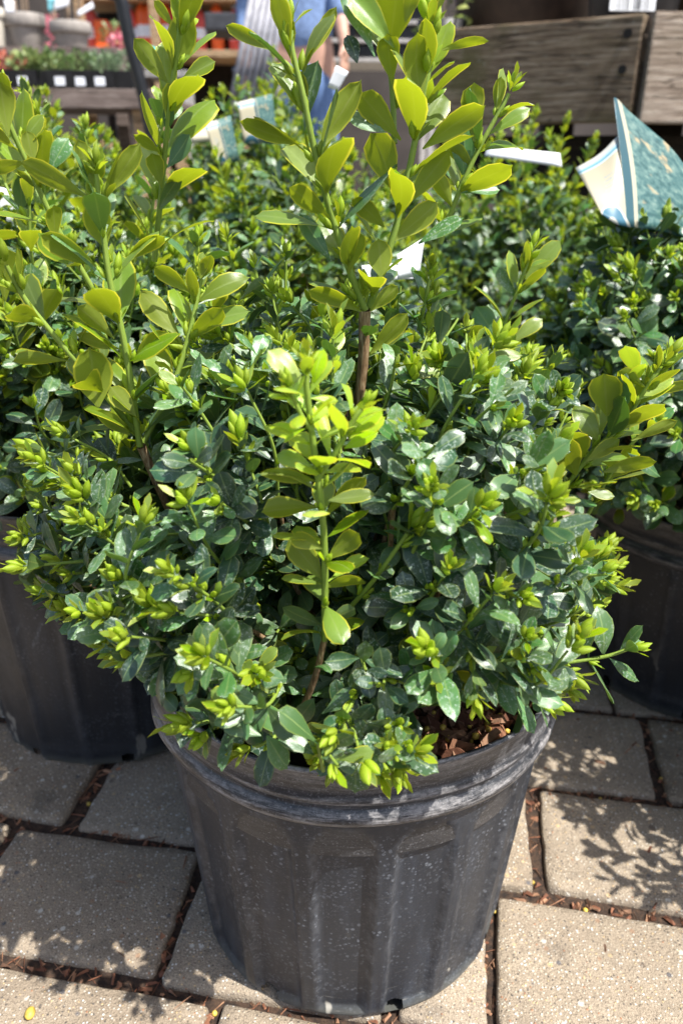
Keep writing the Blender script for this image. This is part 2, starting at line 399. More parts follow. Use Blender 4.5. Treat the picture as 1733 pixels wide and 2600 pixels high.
# ------------------------------------------------------------------ the paving
ANG = math.radians(-9.6)
E1 = np.array([math.cos(ANG), math.sin(ANG)]); E2 = np.array([-math.sin(ANG), math.cos(ANG)])
O0 = np.array([-0.2, 0.503])                           # a point on the joint above the paver beside the front pot
def uv(x, y): d = np.array([x, y]) - O0; return d @ E1, d @ E2
ground_bm = bmesh.new()
for x, y in ((-80, -80), (80, -80), (80, 80), (-80, 80)): ground_bm.verts.new((x, y, -0.0055))
ground_bm.faces.new(ground_bm.verts[:])
pavement = tag(link('pavement', bm_mesh(ground_bm, 'pavement'), M['bed']), kind='structure')
ROWP = 0.1235; JW = 0.0112
PAVERS = []                                            # (u0, u1, v0, v1) for the joint litter
prng = np.random.default_rng(5)
def paver(u0, u1, v0, v1, fine):
    PAVERS.append((u0, u1, v0, v1))
    c = [(u0, v0), (u1, v0), (u1, v1), (u0, v1)]
    c = [(a + prng.normal(0, .0028), b + prng.normal(0, .0028)) for a, b in c]
    rr = prng.uniform(.0025, .005); n = 8 if fine else 3
    out = []
    for i in range(4):
        p0, p1, p2 = np.array(c[i-1]), np.array(c[i]), np.array(c[(i+1) % 4])
        a = p1 + unit(p0-p1)*rr; b = p1 + unit(p2-p1)*rr
        out += [a, .25*a + .5*p1 + .25*b, b]
        nxt = p2 + unit(p1-p2)*rr
        for k in range(1, n): out.append(b + (nxt-b)*k/n)
    out = np.array(out); m = len(out); ctr = out.mean(0)
    sd = prng.uniform(0, 100)
    jit = np.array([noise.noise(Vector((q[0]*75+sd, q[1]*75, 0))) + .6*noise.noise(Vector((q[0]*260+sd, q[1]*260, 5))) for q in out])
    zt = prng.normal(0, .0012); tilt = prng.normal(0, .006, 2)
    rings = []
    for inset, z, j in ((.001, -.03, 0), (0.0, -.0075, .0012), (.0008, -.0016, .0022), (.0026, -.0002, .0030), (.012, .0004, .0)):
        d = ctr - out; L = np.linalg.norm(d, axis=1)[:, None]
        q = out + d/L*(inset + j*jit[:, None])
        w = ctr*0 + q
        X = O0[0] + w[:, 0]*E1[0] + w[:, 1]*E2[0]; Y = O0[1] + w[:, 0]*E1[1] + w[:, 1]*E2[1]
        Z = z + zt + (w[:, 0]-ctr[0])*tilt[0] + (w[:, 1]-ctr[1])*tilt[1]
        rings.append(np.stack([X, Y, Z], 1))
    cx = O0 + ctr[0]*E1 + ctr[1]*E2
    V = np.concatenate(rings + [np.array([[cx[0], cx[1], .0006+zt]])]) - np.array([cx[0], cx[1], 0]); F = []
    for r in range(4):
        for i in range(m): F.append((r*m+i, r*m+(i+1) % m, (r+1)*m+(i+1) % m, (r+1)*m+i))
    for i in range(m): F.append((4*m+i, 4*m+(i+1) % m, 5*m))
    me = bpy.data.meshes.new('paver'); me.from_pydata([tuple(v) for v in V], [], F); me.update()
    for p in me.polygons: p.use_smooth = True
    link('paver', me, M['paver'], pavement, (cx[0], cx[1], 0))
KNOWN = {-1: [uv(-.286, .475)[0], uv(-.120, .44)[0], uv(.045, .41)[0], uv(.107, .37)[0]],
         0: [uv(-.232, .55)[0], uv(-.03, .53)[0], uv(.170, .505)[0], uv(.352, .49)[0]],
         1: [uv(-.33, .7)[0], uv(-.12, .66)[0], uv(.1, .64)[0], uv(.313, .62)[0]],
         -2: [uv(-.30, .36)[0], uv(-.087, .345)[0], uv(.11, .3)[0]]}
for row in range(-3, 13):
    ks = list(KNOWN.get(row, [prng.uniform(-.1, .1)]))
    while ks[0] > -1.1: ks.insert(0, ks[0] - prng.choice([.16, .2, .235]))
    while ks[-1] < 1.6: ks.append(ks[-1] + prng.choice([.16, .2, .235]))
    for a, b in zip(ks[:-1], ks[1:]):
        x, y = O0 + (a+b)/2*E1 + (row+.5)*ROWP*E2
        if -1.3 < x < 1.5:
            paver(a + JW/2, b - JW/2, row*ROWP + JW/2, (row+1)*ROWP - JW/2, abs(x) < .6 and y < .9)
# litter in the joints: bark shreds, dead needles, yellow prills
def sliver(L, W, H, r):
    x = np.array([[-.5, -.35, 0], [.5, -.2, 0], [.5, .25, 0], [-.45, .4, 0], [-.3, -.1, 1], [.32, 0, .8]])*[L, W, H]
    x[:, :2] += r.normal(0, .12, (6, 2))*[W, W]
    return x, [(0, 1, 5, 4), (2, 3, 4, 5), (3, 0, 4, 4), (1, 2, 5, 5)]
def rotm(r, flat=True):
    a = r.uniform(0, 2*math.pi); c, s = math.cos(a), math.sin(a); R = np.array([[c, -s, 0], [s, c, 0], [0, 0, 1]])
    if not flat:
        b = r.normal(0, .35); R = R @ np.array([[1, 0, 0], [0, math.cos(b), -math.sin(b)], [0, math.sin(b), math.cos(b)]])
        b = r.normal(0, .3); R = R @ np.array([[math.cos(b), 0, math.sin(b)], [0, 1, 0], [-math.sin(b), 0, math.cos(b)]])
    return R
def on_paver(x, y, m=0.0):
    u, v = uv(x, y)
    return any(a-m < u < b+m and c-m < v < d+m for a, b, c, d in NEARP)
NEARP = [p for p in PAVERS if abs((O0 + (p[0]+p[1])/2*E1 + (p[2]+p[3])/2*E2)[0]) < .75 and (O0 + (p[0]+p[1])/2*E1 + (p[2]+p[3])/2*E2)[1] < 1.1]
lv, lf, lcol = [], [], []; cnt = 0
bv, bf = [], []
while cnt < 2200:
    x, y = prng.uniform(-.45, .5), prng.uniform(.27, .95)
    onp = on_paver(x, y)
    if onp and prng.random() > .012: continue
    cnt += 1
    if prng.random() < .5: L, W, H = prng.uniform(.006, .018), prng.uniform(.0006, .0014), .0009
    else: L, W, H = prng.uniform(.003, .010), prng.uniform(.002, .005), prng.uniform(.001, .003)
    a, q = sliver(L, W, H, prng); a = a @ rotm(prng).T + [x, y, .0015 if onp else -.0054 + prng.uniform(0, .003)]
    o = len(lv)*6; lv.append(a); lf += [tuple(dict.fromkeys(i+o for i in f)) for f in q]; lcol += [(0, prng.random(), 0, 1)]*6
me = bpy.data.meshes.new('joint_litter'); me.from_pydata([tuple(v) for v in np.concatenate(lv)], [], lf); me.update()
a = me.attributes.new('lc', 'FLOAT_COLOR', 'POINT'); a.data.foreach_set('color', np.array(lcol, np.float32).ravel())
tag(link('bark_litter', me, M['chip']), 'reddish brown bark shreds lying in the joints between the pavers', 'litter', kind='stuff')
def ico(r, sub=1):
    bm = bmesh.new(); bmesh.ops.create_icosphere(bm, subdivisions=sub, radius=r); me = bm_mesh(bm, 'pellet', True); return me
def blob_join(name, pts, rads, mat, sub=1):
    bm = bmesh.new()
    for p, r in zip(pts, rads):
        bmesh.ops.create_icosphere(bm, subdivisions=sub, radius=r, matrix=Matrix.Translation(p))
    return link(name, bm_mesh(bm, name, True), mat)
pts = []
while len(pts) < 50:
    x, y = prng.uniform(-.4, .45), prng.uniform(.27, .8)
    onp = on_paver(x, y)
    if onp and prng.random() > .006: continue
    pts.append((x, y, .0024 if onp else -.0035))
tag(blob_join('pellet_scatter', pts, prng.uniform(.0010, .0024, 50), M['pellet']), 'tiny yellow fertilizer beads scattered along the paver joints', 'pellets', kind='stuff')
b0 = G(70, 2330, .003)
pel = link('fertilizer_bead', ico(.0036, 2), M['pellet'], None, (b0[0], b0[1], .0042)); pel.scale = (1, 1.25, .9)
tag(pel, 'single large yellow bead lying on a sunlit paver', 'bead')

# ------------------------------------------------------------------ boxwood templates
def leaf_template(nl, nw, W, bend, fold, rev, sh, wav, seed):
    r = np.random.default_rng(seed)
    tk = np.array([0, .06, .18, .34, .50, .64, .78, .90, .97, 1.0])
    wk = {0: [.07, .10, .38, .72, .93, 1, .93, .66, .36, .10], 1: [.07, .12, .46, .82, 1, .99, .84, .54, .28, .06],
          2: [.07, .08, .26, .55, .82, .98, 1, .80, .50, .16]}[sh]
    t = np.concatenate([np.linspace(0, .88, nl), [1.0]]) if nl > 5 else np.linspace(0, 1, nl+1)
    s = np.linspace(-1, 1, nw+1); V, A = [], []
    ph = r.uniform(0, 6)
    ang = bend*t**1.4; dy = np.gradient(t)
    yy = np.concatenate([[0], np.cumsum(np.cos((ang[1:]+ang[:-1])/2)*np.diff(t))])
    zz = -np.concatenate([[0], np.cumsum(np.sin((ang[1:]+ang[:-1])/2)*np.diff(t))])
    for i in range(nl+1):
        w = np.interp(t[i], tk, wk)*W/2
        for q in s:
            z = zz[i] + fold*abs(q)*w - rev*(q**4)*w + wav*math.sin(t[i]*7+ph+q*2)*.03
            tip = -.035*abs(q)*max(0, t[i]-.85)/.15
            V.append((q*w, yy[i] + tip, z)); A.append((0, 0, abs(q), t[i]))
    Q = [(i*(nw+1)+j, i*(nw+1)+j+1, (i+1)*(nw+1)+j+1, (i+1)*(nw+1)+j) for i in range(nl) for j in range(nw)]
    return np.array(V), np.array(Q), np.array(A)
LV = []
trng = np.random.default_rng(3)
for k in range(10):
    prm = (trng.uniform(.38, .52), trng.uniform(-.25, .85), trng.uniform(.05, .5), trng.uniform(.0, .35), k % 3, trng.uniform(-.8, .8), k)
    LV.append(dict(hi=leaf_template(6, 4, *prm), lo=leaf_template(4, 2, *prm), dense=leaf_template(12, 6, *prm)))
def bud_template(nr=5, ns=5):
    tk = np.linspace(0, 1, nr); wk = np.interp(tk, [0, .2, .5, .8, 1], [.10, .20, .235, .15, .012])
    V, A, Q = [], [], []
    for i in range(nr):
        for j in range(ns):
            a = 2*math.pi*j/ns; V.append((wk[i]*math.cos(a), tk[i], wk[i]*.75*math.sin(a) + .10*tk[i]**2)); A.append((1, 0, .35, tk[i]))
    for i in range(nr-1):
        for j in range(ns): Q.append((i*ns+j, i*ns+(j+1) % ns, (i+1)*ns+(j+1) % ns, (i+1)*ns+j))
    return np.array(V), np.array(Q), np.array(A)
BUD_HI, BUD_LO = bud_template(5, 6), bud_template(3, 4)
def frame(d, n):
    d = unit(d); n = unit(n - d*np.dot(n, d)); x = np.cross(d, n)
    return np.stack([x, d, n], 1)
def cluster_template(bud, seed, count, spread, stretch):
    """a tuft of young buds and tiny leaves along +Y, about 1 unit = 1 cm"""
    r = np.random.default_rng(seed); Vs, Qs, As = [], [], []; o = 0
    for k in range(count):
        q = k/(count-1+1e-6); az = k*2.4 + r.normal(0, .35); sp = spread*(1-q*.85)*r.uniform(.7, 1.25)
        d = np.array([math.sin(sp)*math.cos(az), math.cos(sp), math.sin(sp)*math.sin(az)])
        rad = np.array([math.cos(az), 0, math.sin(az)])
        small_leaf = r.random() < .45
        V, Q, A = (LV[int(r.integers(10))]['lo'] if small_leaf else bud)
        R = frame(d, -rad + np.array([0, .6, 0])); L = r.uniform(.45, .85)*(1.25 if small_leaf else 1)
        W = V*([.62, 1, .9] if small_leaf else [1, 1, 1])
        Vs.append((W*L) @ R.T + np.array([0, q*stretch, 0]) + rad*.06); Qs.append(Q + o); o += len(V)
        A = A.copy(); A[:, 0] = r.uniform(.78, 1.0) if not small_leaf else r.uniform(.60, .95); A[:, 1] = r.random(); As.append(A)
    return np.concatenate(Vs), np.concatenate(Qs), np.concatenate(As)
CL = []
for k in range(8):
    prm = (20+k, [7, 9, 12, 8, 14, 10, 6, 11][k], [.95, 1.1, 1.0, 1.2, .9, 1.05, .8, 1.15][k], [.3, .4, .55, .25, .65, .35, .35, .45][k])
    CL.append(dict(hi=cluster_template(BUD_HI, *prm), lo=cluster_template(BUD_LO, *prm)))
AX = []                                                 # pairs of slim axillary buds for the long shoots
for k in range(4):
    prm = (60+k, [3, 4, 3, 5][k], [.32, .4, .25, .45][k], [.15, .3, .2, .35][k])
    AX.append(dict(hi=cluster_template(BUD_HI, *prm), lo=cluster_template(BUD_LO, *prm)))
CL += AX

class Plant:
    def __init__(s, seed, hi):
        s.r = np.random.default_rng(seed); s.hi = hi; s.leaves = []; s.clus = []; s.stems = []; s.long = []; s.keep = None
    def leaf(s, p, d, n, L, age, fill=True, var=None, ws=1.0):
        if fill and s.keep is not None:
            c = p + d*L*.6
            if not s.keep(c): return
        s.leaves.append((p, frame(d, n)*np.array([ws, 1, 1]), L, var if var is not None else int(s.r.integers(10)), age, s.r.random()))
    def cluster(s, p, d, size, k, fill=True):
        if fill and s.keep is not None and not s.keep(p): return
        s.clus.append((p, frame(d, s.r.normal(0, 1, 3)), size, k, s.r.random()))
    def shoot(s, pts, L=.03, space=.024, age=2, az0=0., ref=(0, 1, 0), a0=62, a1=22, r0=.0016, r1=.0008, start=0., bud=.009, tip=1, wood=0.,
              long=False, axb=.7, jit=.22, skipl=0.0, lat=None):
        if not long and s.keep is not None and not (s.keep(np.asarray(pts[-1])) and s.keep(np.asarray(pts[1]))): return
        path = catmull(pts, 8) if len(pts) > 2 else np.linspace(pts[0], pts[1], 6)
        seg = np.linalg.norm(np.diff(path, axis=0), axis=1); cum = np.concatenate([[0], np.cumsum(seg)]); tot = cum[-1]
        T = np.gradient(path, axis=0); T /= np.linalg.norm(T, axis=1)[:, None]
        (s.long if long else s.stems).append((path, np.linspace(r0, r1, len(path)), wood))
        pos = start*tot + space*.3; k = 0; ref = np.asarray(ref, float)
        while pos < tot:
            q = (pos - start*tot)/max(1e-6, tot - start*tot)
            p = np.array([np.interp(pos, cum, path[:, i]) for i in range(3)]); t = unit([np.interp(pos, cum, T[:, i]) for i in range(3)])
            e1 = unit(np.cross(t, ref)); e2 = np.cross(t, e1)
            az = az0 + k*math.pi/2 + s.r.normal(0, jit)
            a = math.radians(a0 + (a1-a0)*q**1.3)
            for sg in (0, math.pi):
                if s.r.random() < skipl: continue
                rd = math.cos(az+sg)*e1 + math.sin(az+sg)*e2
                aa = a*s.r.uniform(.8, 1.2)
                d = math.cos(aa)*t + math.sin(aa)*rd + s.r.normal(0, .08, 3)
                n = -math.cos(aa)*rd + math.sin(aa)*t + s.r.normal(0, .22, 3) + np.array([0, 0, .25])
                LL = L*(.72 + .42*math.sin(math.pi*min(1, .15+.75*q)))*s.r.uniform(.85, 1.12)*(1-.35*q**5)
                ag = age(q, s.r) if callable(age) else age
                s.leaf(p + rd*r0*.7, d, n, LL, ag, fill=not long)
                if s.r.random() < axb:
                    dd = unit(t*1.0 + rd*.35)
                    s.cluster(p + rd*r0, dd, bud*s.r.uniform(.7, 1.2), 8 + int(s.r.integers(4)), fill=not long)
            pos += space*s.r.uniform(.82, 1.18)*(1-.45*q**2); k += 1
        if tip: s.cluster(path[-1] + T[-1]*.001, T[-1], bud*1.15*s.r.uniform(.8, 1.25), int(s.r.integers(8)), fill=not long)

def lump(d, seed):
    return .5*noise.noise(Vector((d[0]*1.9+seed, d[1]*1.9, d[2]*1.9))) + .3*noise.noise(Vector((d[0]*4.5+seed, d[1]*4.5, d[2]*4.5+9)))
def crown(pl, c, rad, n, base, seed, L=.022, tiplo=-.35, tipp=.8, budsz=.0105, agew=(.55, .4, .05), up=.45, inner=.30, space=.0105, skip=None, length=(.04, .075)):
    r = pl.r; c = np.asarray(c, float); k = 0; tries = 0
    while k < n and tries < n*6:
        tries += 1
        z = r.uniform(tiplo, 1); f = r.uniform(0, 2*math.pi); h = math.sqrt(max(0, 1-z*z)); d = np.array([h*math.cos(f), h*math.sin(f), z])
        isin = r.random() < inner
        m = r.uniform(.45, .8) if isin else r.uniform(.86, 1.04)
        m *= 1 + .30*lump(d, seed)
        tip = c + d*np.array([rad[0], rad[1], rad[2] if z > 0 else rad[3]])*m
        if skip is not None and skip(tip): continue
        k += 1
        ax = unit(d*[1, 1, .9]*.75 + np.array([0, 0, up]) + r.normal(0, .22, 3))
        ln = r.uniform(*length)
        mid = tip - ax*ln*.5 + r.normal(0, .004, 3); st = tip - ax*ln*.8 - unit(tip-base)*ln*.3
        g = r.random(); a0 = 0 if g < agew[0] else (1 if g < agew[0]+agew[1] else 2)
        def age(q, rr, a0=a0): return a0 if q < .7 or rr.random() < .6 else (min(2, a0+1) if rr.random() < .25 else min(1, a0+1))
        pl.shoot([st, mid, tip], L=L*r.uniform(.85, 1.2), space=space*r.uniform(.85, 1.25), age=age, az0=r.uniform(0, 3), ref=r.normal(0, 1, 3), a0=68, a1=42,
                 r0=.0011, r1=.0007, bud=budsz, tip=(r.random() < tipp and not isin), axb=(.10 if isin else .20), jit=.3, start=.05)
        if k % 4 == 0 and (pl.keep is None or (pl.keep(tip) and pl.keep(mid) and pl.keep(st))):
            j = base + np.array([r.normal(0, .012), r.normal(0, .012), 0])
            pl.stems.append((catmull([j, (j*.45+st*.55) + np.array([0, 0, -.015]), st], 5), np.linspace(.0026, .0011, 11), 1.0))

# ------------------------------------------------------------------ pots
def pot_parts(root, R, H, rb, mpot, mrim, style, n=192, rot=0.0, soil_drop=.032, panels=16):
    zt = H - .046; rt = R - .0085
    zs = np.concatenate([[0.0, .0008, .002, .0032, .0044, .0056, .0068, .008, .0092, .0104, .0116, .0128], np.linspace(.014, zt, 40 if n > 150 else 16)])
    V = []; WA = []; th = np.arange(n)*2*math.pi/n + rot
    for i, z in enumerate(zs):
        r = rb + (rt-rb)*z/zt
        if z < .009: r -= .004*(1-z/.009)**2
        q = ((th-rot)/(2*math.pi/panels)) % 1 - .5
        x = q*2*math.pi*r/panels
        if style == 'arch':
            hw = .37*2*math.pi*r/panels; zc = zt - .010 - hw
            sd = np.where(z > zc, np.hypot(x, max(0, z-zc)) - hw, np.abs(x) - hw)
            dr = -.0042*np.clip((.0012 - sd)/.0034, 0, 1)**2*(3-2*np.clip((.0012-sd)/.0034, 0, 1))
            dr = dr + .0007*np.exp(-(sd/.0018)**2)
            dr = dr*min(1, max(0, (z-.004)/.008))
        else:
            dr = .0040*np.exp(-((np.abs(x))/.0040)**2)*min(1, max(0, (zt-.004-z)/.01))
            if z < .026: dr = dr*.6 + .0016*(1 if z < .022 else (.026-z)/.004)
        rr = r + dr + .0012*np.sin(th*2+1.3) + .0006*np.sin(th*5)
        V.append(np.stack([rr*np.cos(th), rr*np.sin(th), np.full(n, z)], 1)); WA.append(np.exp(-(sd/.0022)**2) if style == 'arch' else np.exp(-(x/.004)**2))
    m = len(zs); V = np.concatenate(V); F = []
    holes = [rot + k*2*math.pi/8 + .12 for k in range(8)]
    for i in range(m-1):
        for j in range(n):
            tm = th[j] + math.pi/n; zm = (zs[i]+zs[i+1])/2
            if any(math.hypot((((tm-h+math.pi) % (2*math.pi))-math.pi)*rb, zm-.0075) < .0065 for h in holes): continue
            F.append((i*n+j, i*n+(j+1) % n, (i+1)*n+(j+1) % n, (i+1)*n+j))
    base = len(V); V = np.concatenate([V, [[0, 0, .006]]])
    for j in range(n): F.append((base, (j+1) % n, j))
    me = bpy.data.meshes.new('pot'); me.from_pydata([tuple(v) for v in V], [], F); me.update()
    for p in me.polygons: p.use_smooth = True
    at = me.attributes.new('lc', 'FLOAT_COLOR', 'POINT'); wa = np.zeros((len(V), 4), np.float32); wa[:-1, 0] = np.concatenate(WA); at.data.foreach_set('color', wa.ravel())
    pot = link('pot', me, mpot, root)
    # rim: rolled lip, two bands and a proud ridge, then the inner wall down to the soil
    d = H
    prof = [(rt-.0005, zt-.002, 0), (rt+.0012, zt, .1), (rt+.0052, zt+.0022, .8), (rt+.0066, zt+.0055, 1), (rt+.0062, zt+.010, 1), (rt+.0036, zt+.0128, .3),
            (rt+.0026, zt+.0150, .05), (rt+.0044, zt+.0172, .7), (rt+.0056, zt+.0200, .9), (rt+.0048, zt+.0226, .4), (rt+.0040, zt+.0245, .1),
            (rt+.0050, zt+.030, .25), (rt+.0062, zt+.037, .35), (rt+.0070, zt+.0405, .7), (rt+.0086, zt+.0432, 1), (rt+.0088, zt+.0450, 1), (rt+.0076, zt+.0460, .9),
            (rt+.0060, zt+.0452, .4), (rt+.0052, zt+.043, .1), (rt+.0030, zt+.034, 0), (rt+.0005, zt+.020, 0), (rt-.002, zt+.002, 0), (rt-.004, zt-.03, 0)]
    Vr, A = [], []
    for r, z, pr in prof:
        wob = .0011*np.sin(th*2+1.3) + .0010*np.sin(th*3+rot*7+.5)*(z > zt+.02) + .0005*np.sin(th*7+2)
        zz = z + (.0016*np.sin(th*2+.4+rot) + .0008*np.sin(th*5+1))*max(0, (z-zt)/.046)
        Vr.append(np.stack([(r+wob)*np.cos(th), (r+wob)*np.sin(th), np.broadcast_to(zz, (n,))], 1)); A += [(pr, 0, 0, 1)]*n
    Q = [(i*n+j, i*n+(j+1) % n, (i+1)*n+(j+1) % n, (i+1)*n+j) for i in range(len(prof)-1) for j in range(n)]
    link('rim', arr_mesh('rim', np.concatenate(Vr), Q, A), mrim, pot)
    # soil
    sz = H - soil_drop; ns = 40; Vs, Fs = [(0, 0, sz+.006)], []
    for k, f in enumerate((.2, .45, .7, .9, 1.02)):
        for j in range(ns):
            a = 2*math.pi*j/ns; r = (rt-.0012)*f
            Vs.append((r*math.cos(a), r*math.sin(a), sz + .006*(1-f) + .003*noise.noise(Vector((r*math.cos(a)*60, r*math.sin(a)*60, 3+rot)))))
    for j in range(ns): Fs.append((0, 1+j, 1+(j+1) % ns))
    for k in range(4):
        for j in range(ns): Fs.append((1+k*ns+j, 1+(k+1)*ns+j, 1+(k+1)*ns+(j+1) % ns, 1+k*ns+(j+1) % ns))
    me = bpy.data.meshes.new('soil'); me.from_pydata(Vs, [], Fs); me.update()
    soil = link('soil', me, M['soil'], root)
    return pot, soil, sz

def in_poly(u, v, poly):
    c = False; n = len(poly)
    for i in range(n):
        x0, y0 = poly[i]; x1, y1 = poly[i-1]
        if (y0 > v) != (y1 > v) and u < (x1-x0)*(v-y0)/(y1-y0)+x0: c = not c
    return c

PL = []                                                 # (plant, root, base)
def potted(loc, R, H, rb, label, style, seed, hi, n=192, rot=0., mats=('pot', 'rim'), group='boxwood shrubs in black nursery pots', **kw):
    root = empty('potted_boxwood', (loc[0], loc[1], 0.0)); tag(root, label, 'shrub', group)
    _, soil, sz = pot_parts(root, R, H, rb, M[mats[0]], M[mats[1]], style, n, rot, **kw)
    pl = Plant(seed, hi); PL.append((pl, root)); return pl, root, soil, sz

# ---- the shrub in the middle, in focus
pl, front, soil, sz = potted((.0098, .4552), .14, .2446, .1141, 'boxwood shrub with tall yellow green shoots in scuffed black pot on sunlit pavers', 'arch', 1, True, 320, rot=.14)
FB = np.array([.0098, .4552, sz])
FPOLY = [(20, 1310), (30, 1270), (70, 1150), (100, 1010), (230, 950), (330, 830), (420, 700), (560, 650), (700, 640), (1000, 660), (1120, 790), (1260, 810), (1330, 880), (1300, 1000),
         (1240, 1120), (1340, 1230), (1410, 1270), (1410, 1370), (1310, 1430), (1305, 1530), (1290, 1640), (1200, 1690), (1130, 1600), (1010, 1600), (930, 1640), (960, 1745),
         (860, 1770), (760, 1760), (640, 1740), (480, 1705), (420, 1680), (330, 1560), (265, 1510), (170, 1440), (60, 1370)]
def keep_front(c):
    u, v, _ = proj(c); u = float(u); v = float(v)
    if not in_poly(u, v, FPOLY): return False
    if c[1] < .36 and 640 < u < 850 and 780 < v < 1480: return False      # the lime shoot grows clear of the mass
    if c[1] < .46 and 795 < u < 885 and 690 < v < 1010: return False      # so does the woody fork
    if c[1] < .44 and 280 < u < 380 and 900 < v < 1170: return False
    if c[1] < .345 and 640 < u < 775 and 1470 < v < 1650: return False
    return True
pl.keep = keep_front
crown(pl, (.006, .452, .285), (.215, .185, .175, .075), 1080, FB, 2.0, L=.0208, tiplo=-.55, tipp=.80, budsz=.0110, agew=(.50, .48, .02), up=.35, inner=.34, space=.0104, length=(.038, .07))
# skirt of low shoots that lie over the rim
r = pl.r
for k in range(85):
    f = r.uniform(math.pi*.9, 2.1*math.pi); d = np.array([math.cos(f), math.sin(f), 0])
    tip = FB + d*np.array([.165, .150, 0])*r.uniform(.75, 1.08) + np.array([0, 0, r.uniform(.008, .055)])
    st = FB + d*.07 + np.array([0, 0, r.uniform(.015, .06)])
    pl.shoot([st, (st+tip)/2 + np.array([0, 0, .012]), tip], L=.0222, space=.0118, age=lambda q, rr: 0 if rr.random() < .6 else 1, az0=r.uniform(0, 3), ref=(0, 0, 1),
             a0=66, a1=45, r0=.0012, r1=.0008, bud=.011, tip=r.random() < .8, axb=.12, start=.25)
# single low shoots that break the outline, read from the photograph
def S(pix, **kw):
    if kw.get('age') in (mid_, ): kw.setdefault('skipl', .15); kw['L'] *= .92
    pl.shoot([P(u, v, y) for u, v, y in pix], long=True, **kw)
mid_ = None
old = lambda q, rr: 0 if rr.random() < .55 else 1
for pix in ([(330, 1275, .40), (180, 1290, .385), (70, 1300, .375)], [(330, 1180, .42), (210, 1130, .41), (120, 1105, .40)], [(260, 1150, .43), (150, 1060, .42), (110, 1040, .42)],
            [(1150, 1330, .43), (1290, 1310, .44), (1370, 1300, .44)], [(640, 1620, .33), (540, 1650, .31), (450, 1660, .30)], [(760, 1640, .33), (830, 1700, .305), (850, 1735, .295)],
            [(700, 1640, .33), (620, 1700, .305), (580, 1715, .30)], [(480, 1480, .33), (380, 1500, .32), (310, 1510, .315)], [(1100, 1560, .37), (1180, 1570, .365), (1240, 1600, .36)]):
    S(pix, L=.0235, space=.0135, age=old, r0=.0012, r1=.0008, a0=70, a1=45, bud=.012, axb=.35, ref=(0, 0, 1), az0=r.uniform(0, 3), start=.2)
S([(1180, 1545, .40), (1250, 1530, .395), (1380, 1510, .39), (1440, 1492, .388)], L=.0255, space=.029, age=1, r0=.0013, r1=.001, a0=78, a1=50, bud=.0105, axb=.5, ref=(0, .3, 1), start=.1)
S([(1180, 1330, .50), (1270, 1250, .50), (1345, 1190, .50)], L=.022, space=.030, age=1, r0=.0014, r1=.0011, wood=.6, bud=.007, tip=0, axb=.4, start=.3)
S([(800, 1400, .34), (860, 1330, .33), (935, 1225, .325)], L=.019, space=.022, age=1, r0=.0013, r1=.001, bud=.010, axb=.5, start=.1)
mid = lambda q, rr: 2 if rr.random() < .86 else 1
mid_ = mid
# tall shoots: woody stem that forks behind the bright one
S([(790, 1120, .47), (812, 1000, .465), (832, 850, .46), (838, 712, .455)], L=.024, space=.030, age=1, r0=.0030, r1=.0034, wood=1., tip=0, axb=.6, bud=.009, start=.12, a0=50, a1=45)
S([(838, 712, .455), (795, 600, .450), (757, 480, .445), (722, 345, .44), (695, 215, .437), (672, 120, .436), (668, 70, .436)], L=.0385, space=.0225, age=mid, r0=.0021, r1=.0012, bud=.0135, az0=.15, a0=52, a1=20, axb=.9)
S([(848, 705, .457), (905, 535, .455), (937, 400, .455), (965, 260, .455), (985, 150, .455), (985, 70, .455)], L=.0395, space=.0225, age=mid, r0=.0021, r1=.0012, bud=.0135, az0=1.4, a0=52, a1=20, axb=.9)
S([(905, 330, .465), (900, 200, .47), (885, 90, .475), (870, -60, .475)], L=.040, space=.024, age=mid, r0=.0017, r1=.0012, bud=.013, az0=.6, a0=48, a1=22, start=.12)
# left pair on the brown knuckle
S([(400, 1210, .44), (385, 1165, .437), (350, 1085, .43), (325, 1025, .425)], L=.022, space=.026, age=1, r0=.0022, r1=.0028, wood=1., tip=0, bud=.007, axb=.3, a0=60, a1=60)
S([(322, 1025, .425), (288, 800, .420), (252, 640, .418), (236, 520, .417), (222, 400, .416)], L=.037, space=.0235, age=mid, r0=.0020, r1=.0013, bud=.0115, az0=.1, a0=54, a1=22, axb=.85)
S([(330, 1015, .427), (395, 890, .43), (437, 760, .435), (462, 640, .44)], L=.032, space=.0205, age=mid, r0=.0018, r1=.0012, bud=.011, az0=.9, a0=54, a1=26, axb=.85)
S([(318, 1000, .43), (240, 905, .425), (150, 800, .42), (60, 690, .415), (15, 610, .41)], L=.036, space=.0235, age=mid, r0=.0018, r1=.0012, bud=.0125, az0=.3, a0=56, a1=24, axb=.85)
S([(240, 720, .47), (205, 650, .465), (130, 520, .46), (70, 390, .455), (20, 280, .45), (5, 225, .45)], L=.037, space=.0235, age=mid, r0=.0018, r1=.0012, bud=.0115, az0=.5, a0=54, a1=22, axb=.85)
S([(355, 600, .50), (368, 470, .495), (384, 300, .49), (398, 180, .485), (412, 80, .48), (420, 20, .48)], L=.041, space=.028, age=mid, r0=.0018, r1=.0012, bud=.0115, az0=.75, a0=48, a1=20, axb=.7)
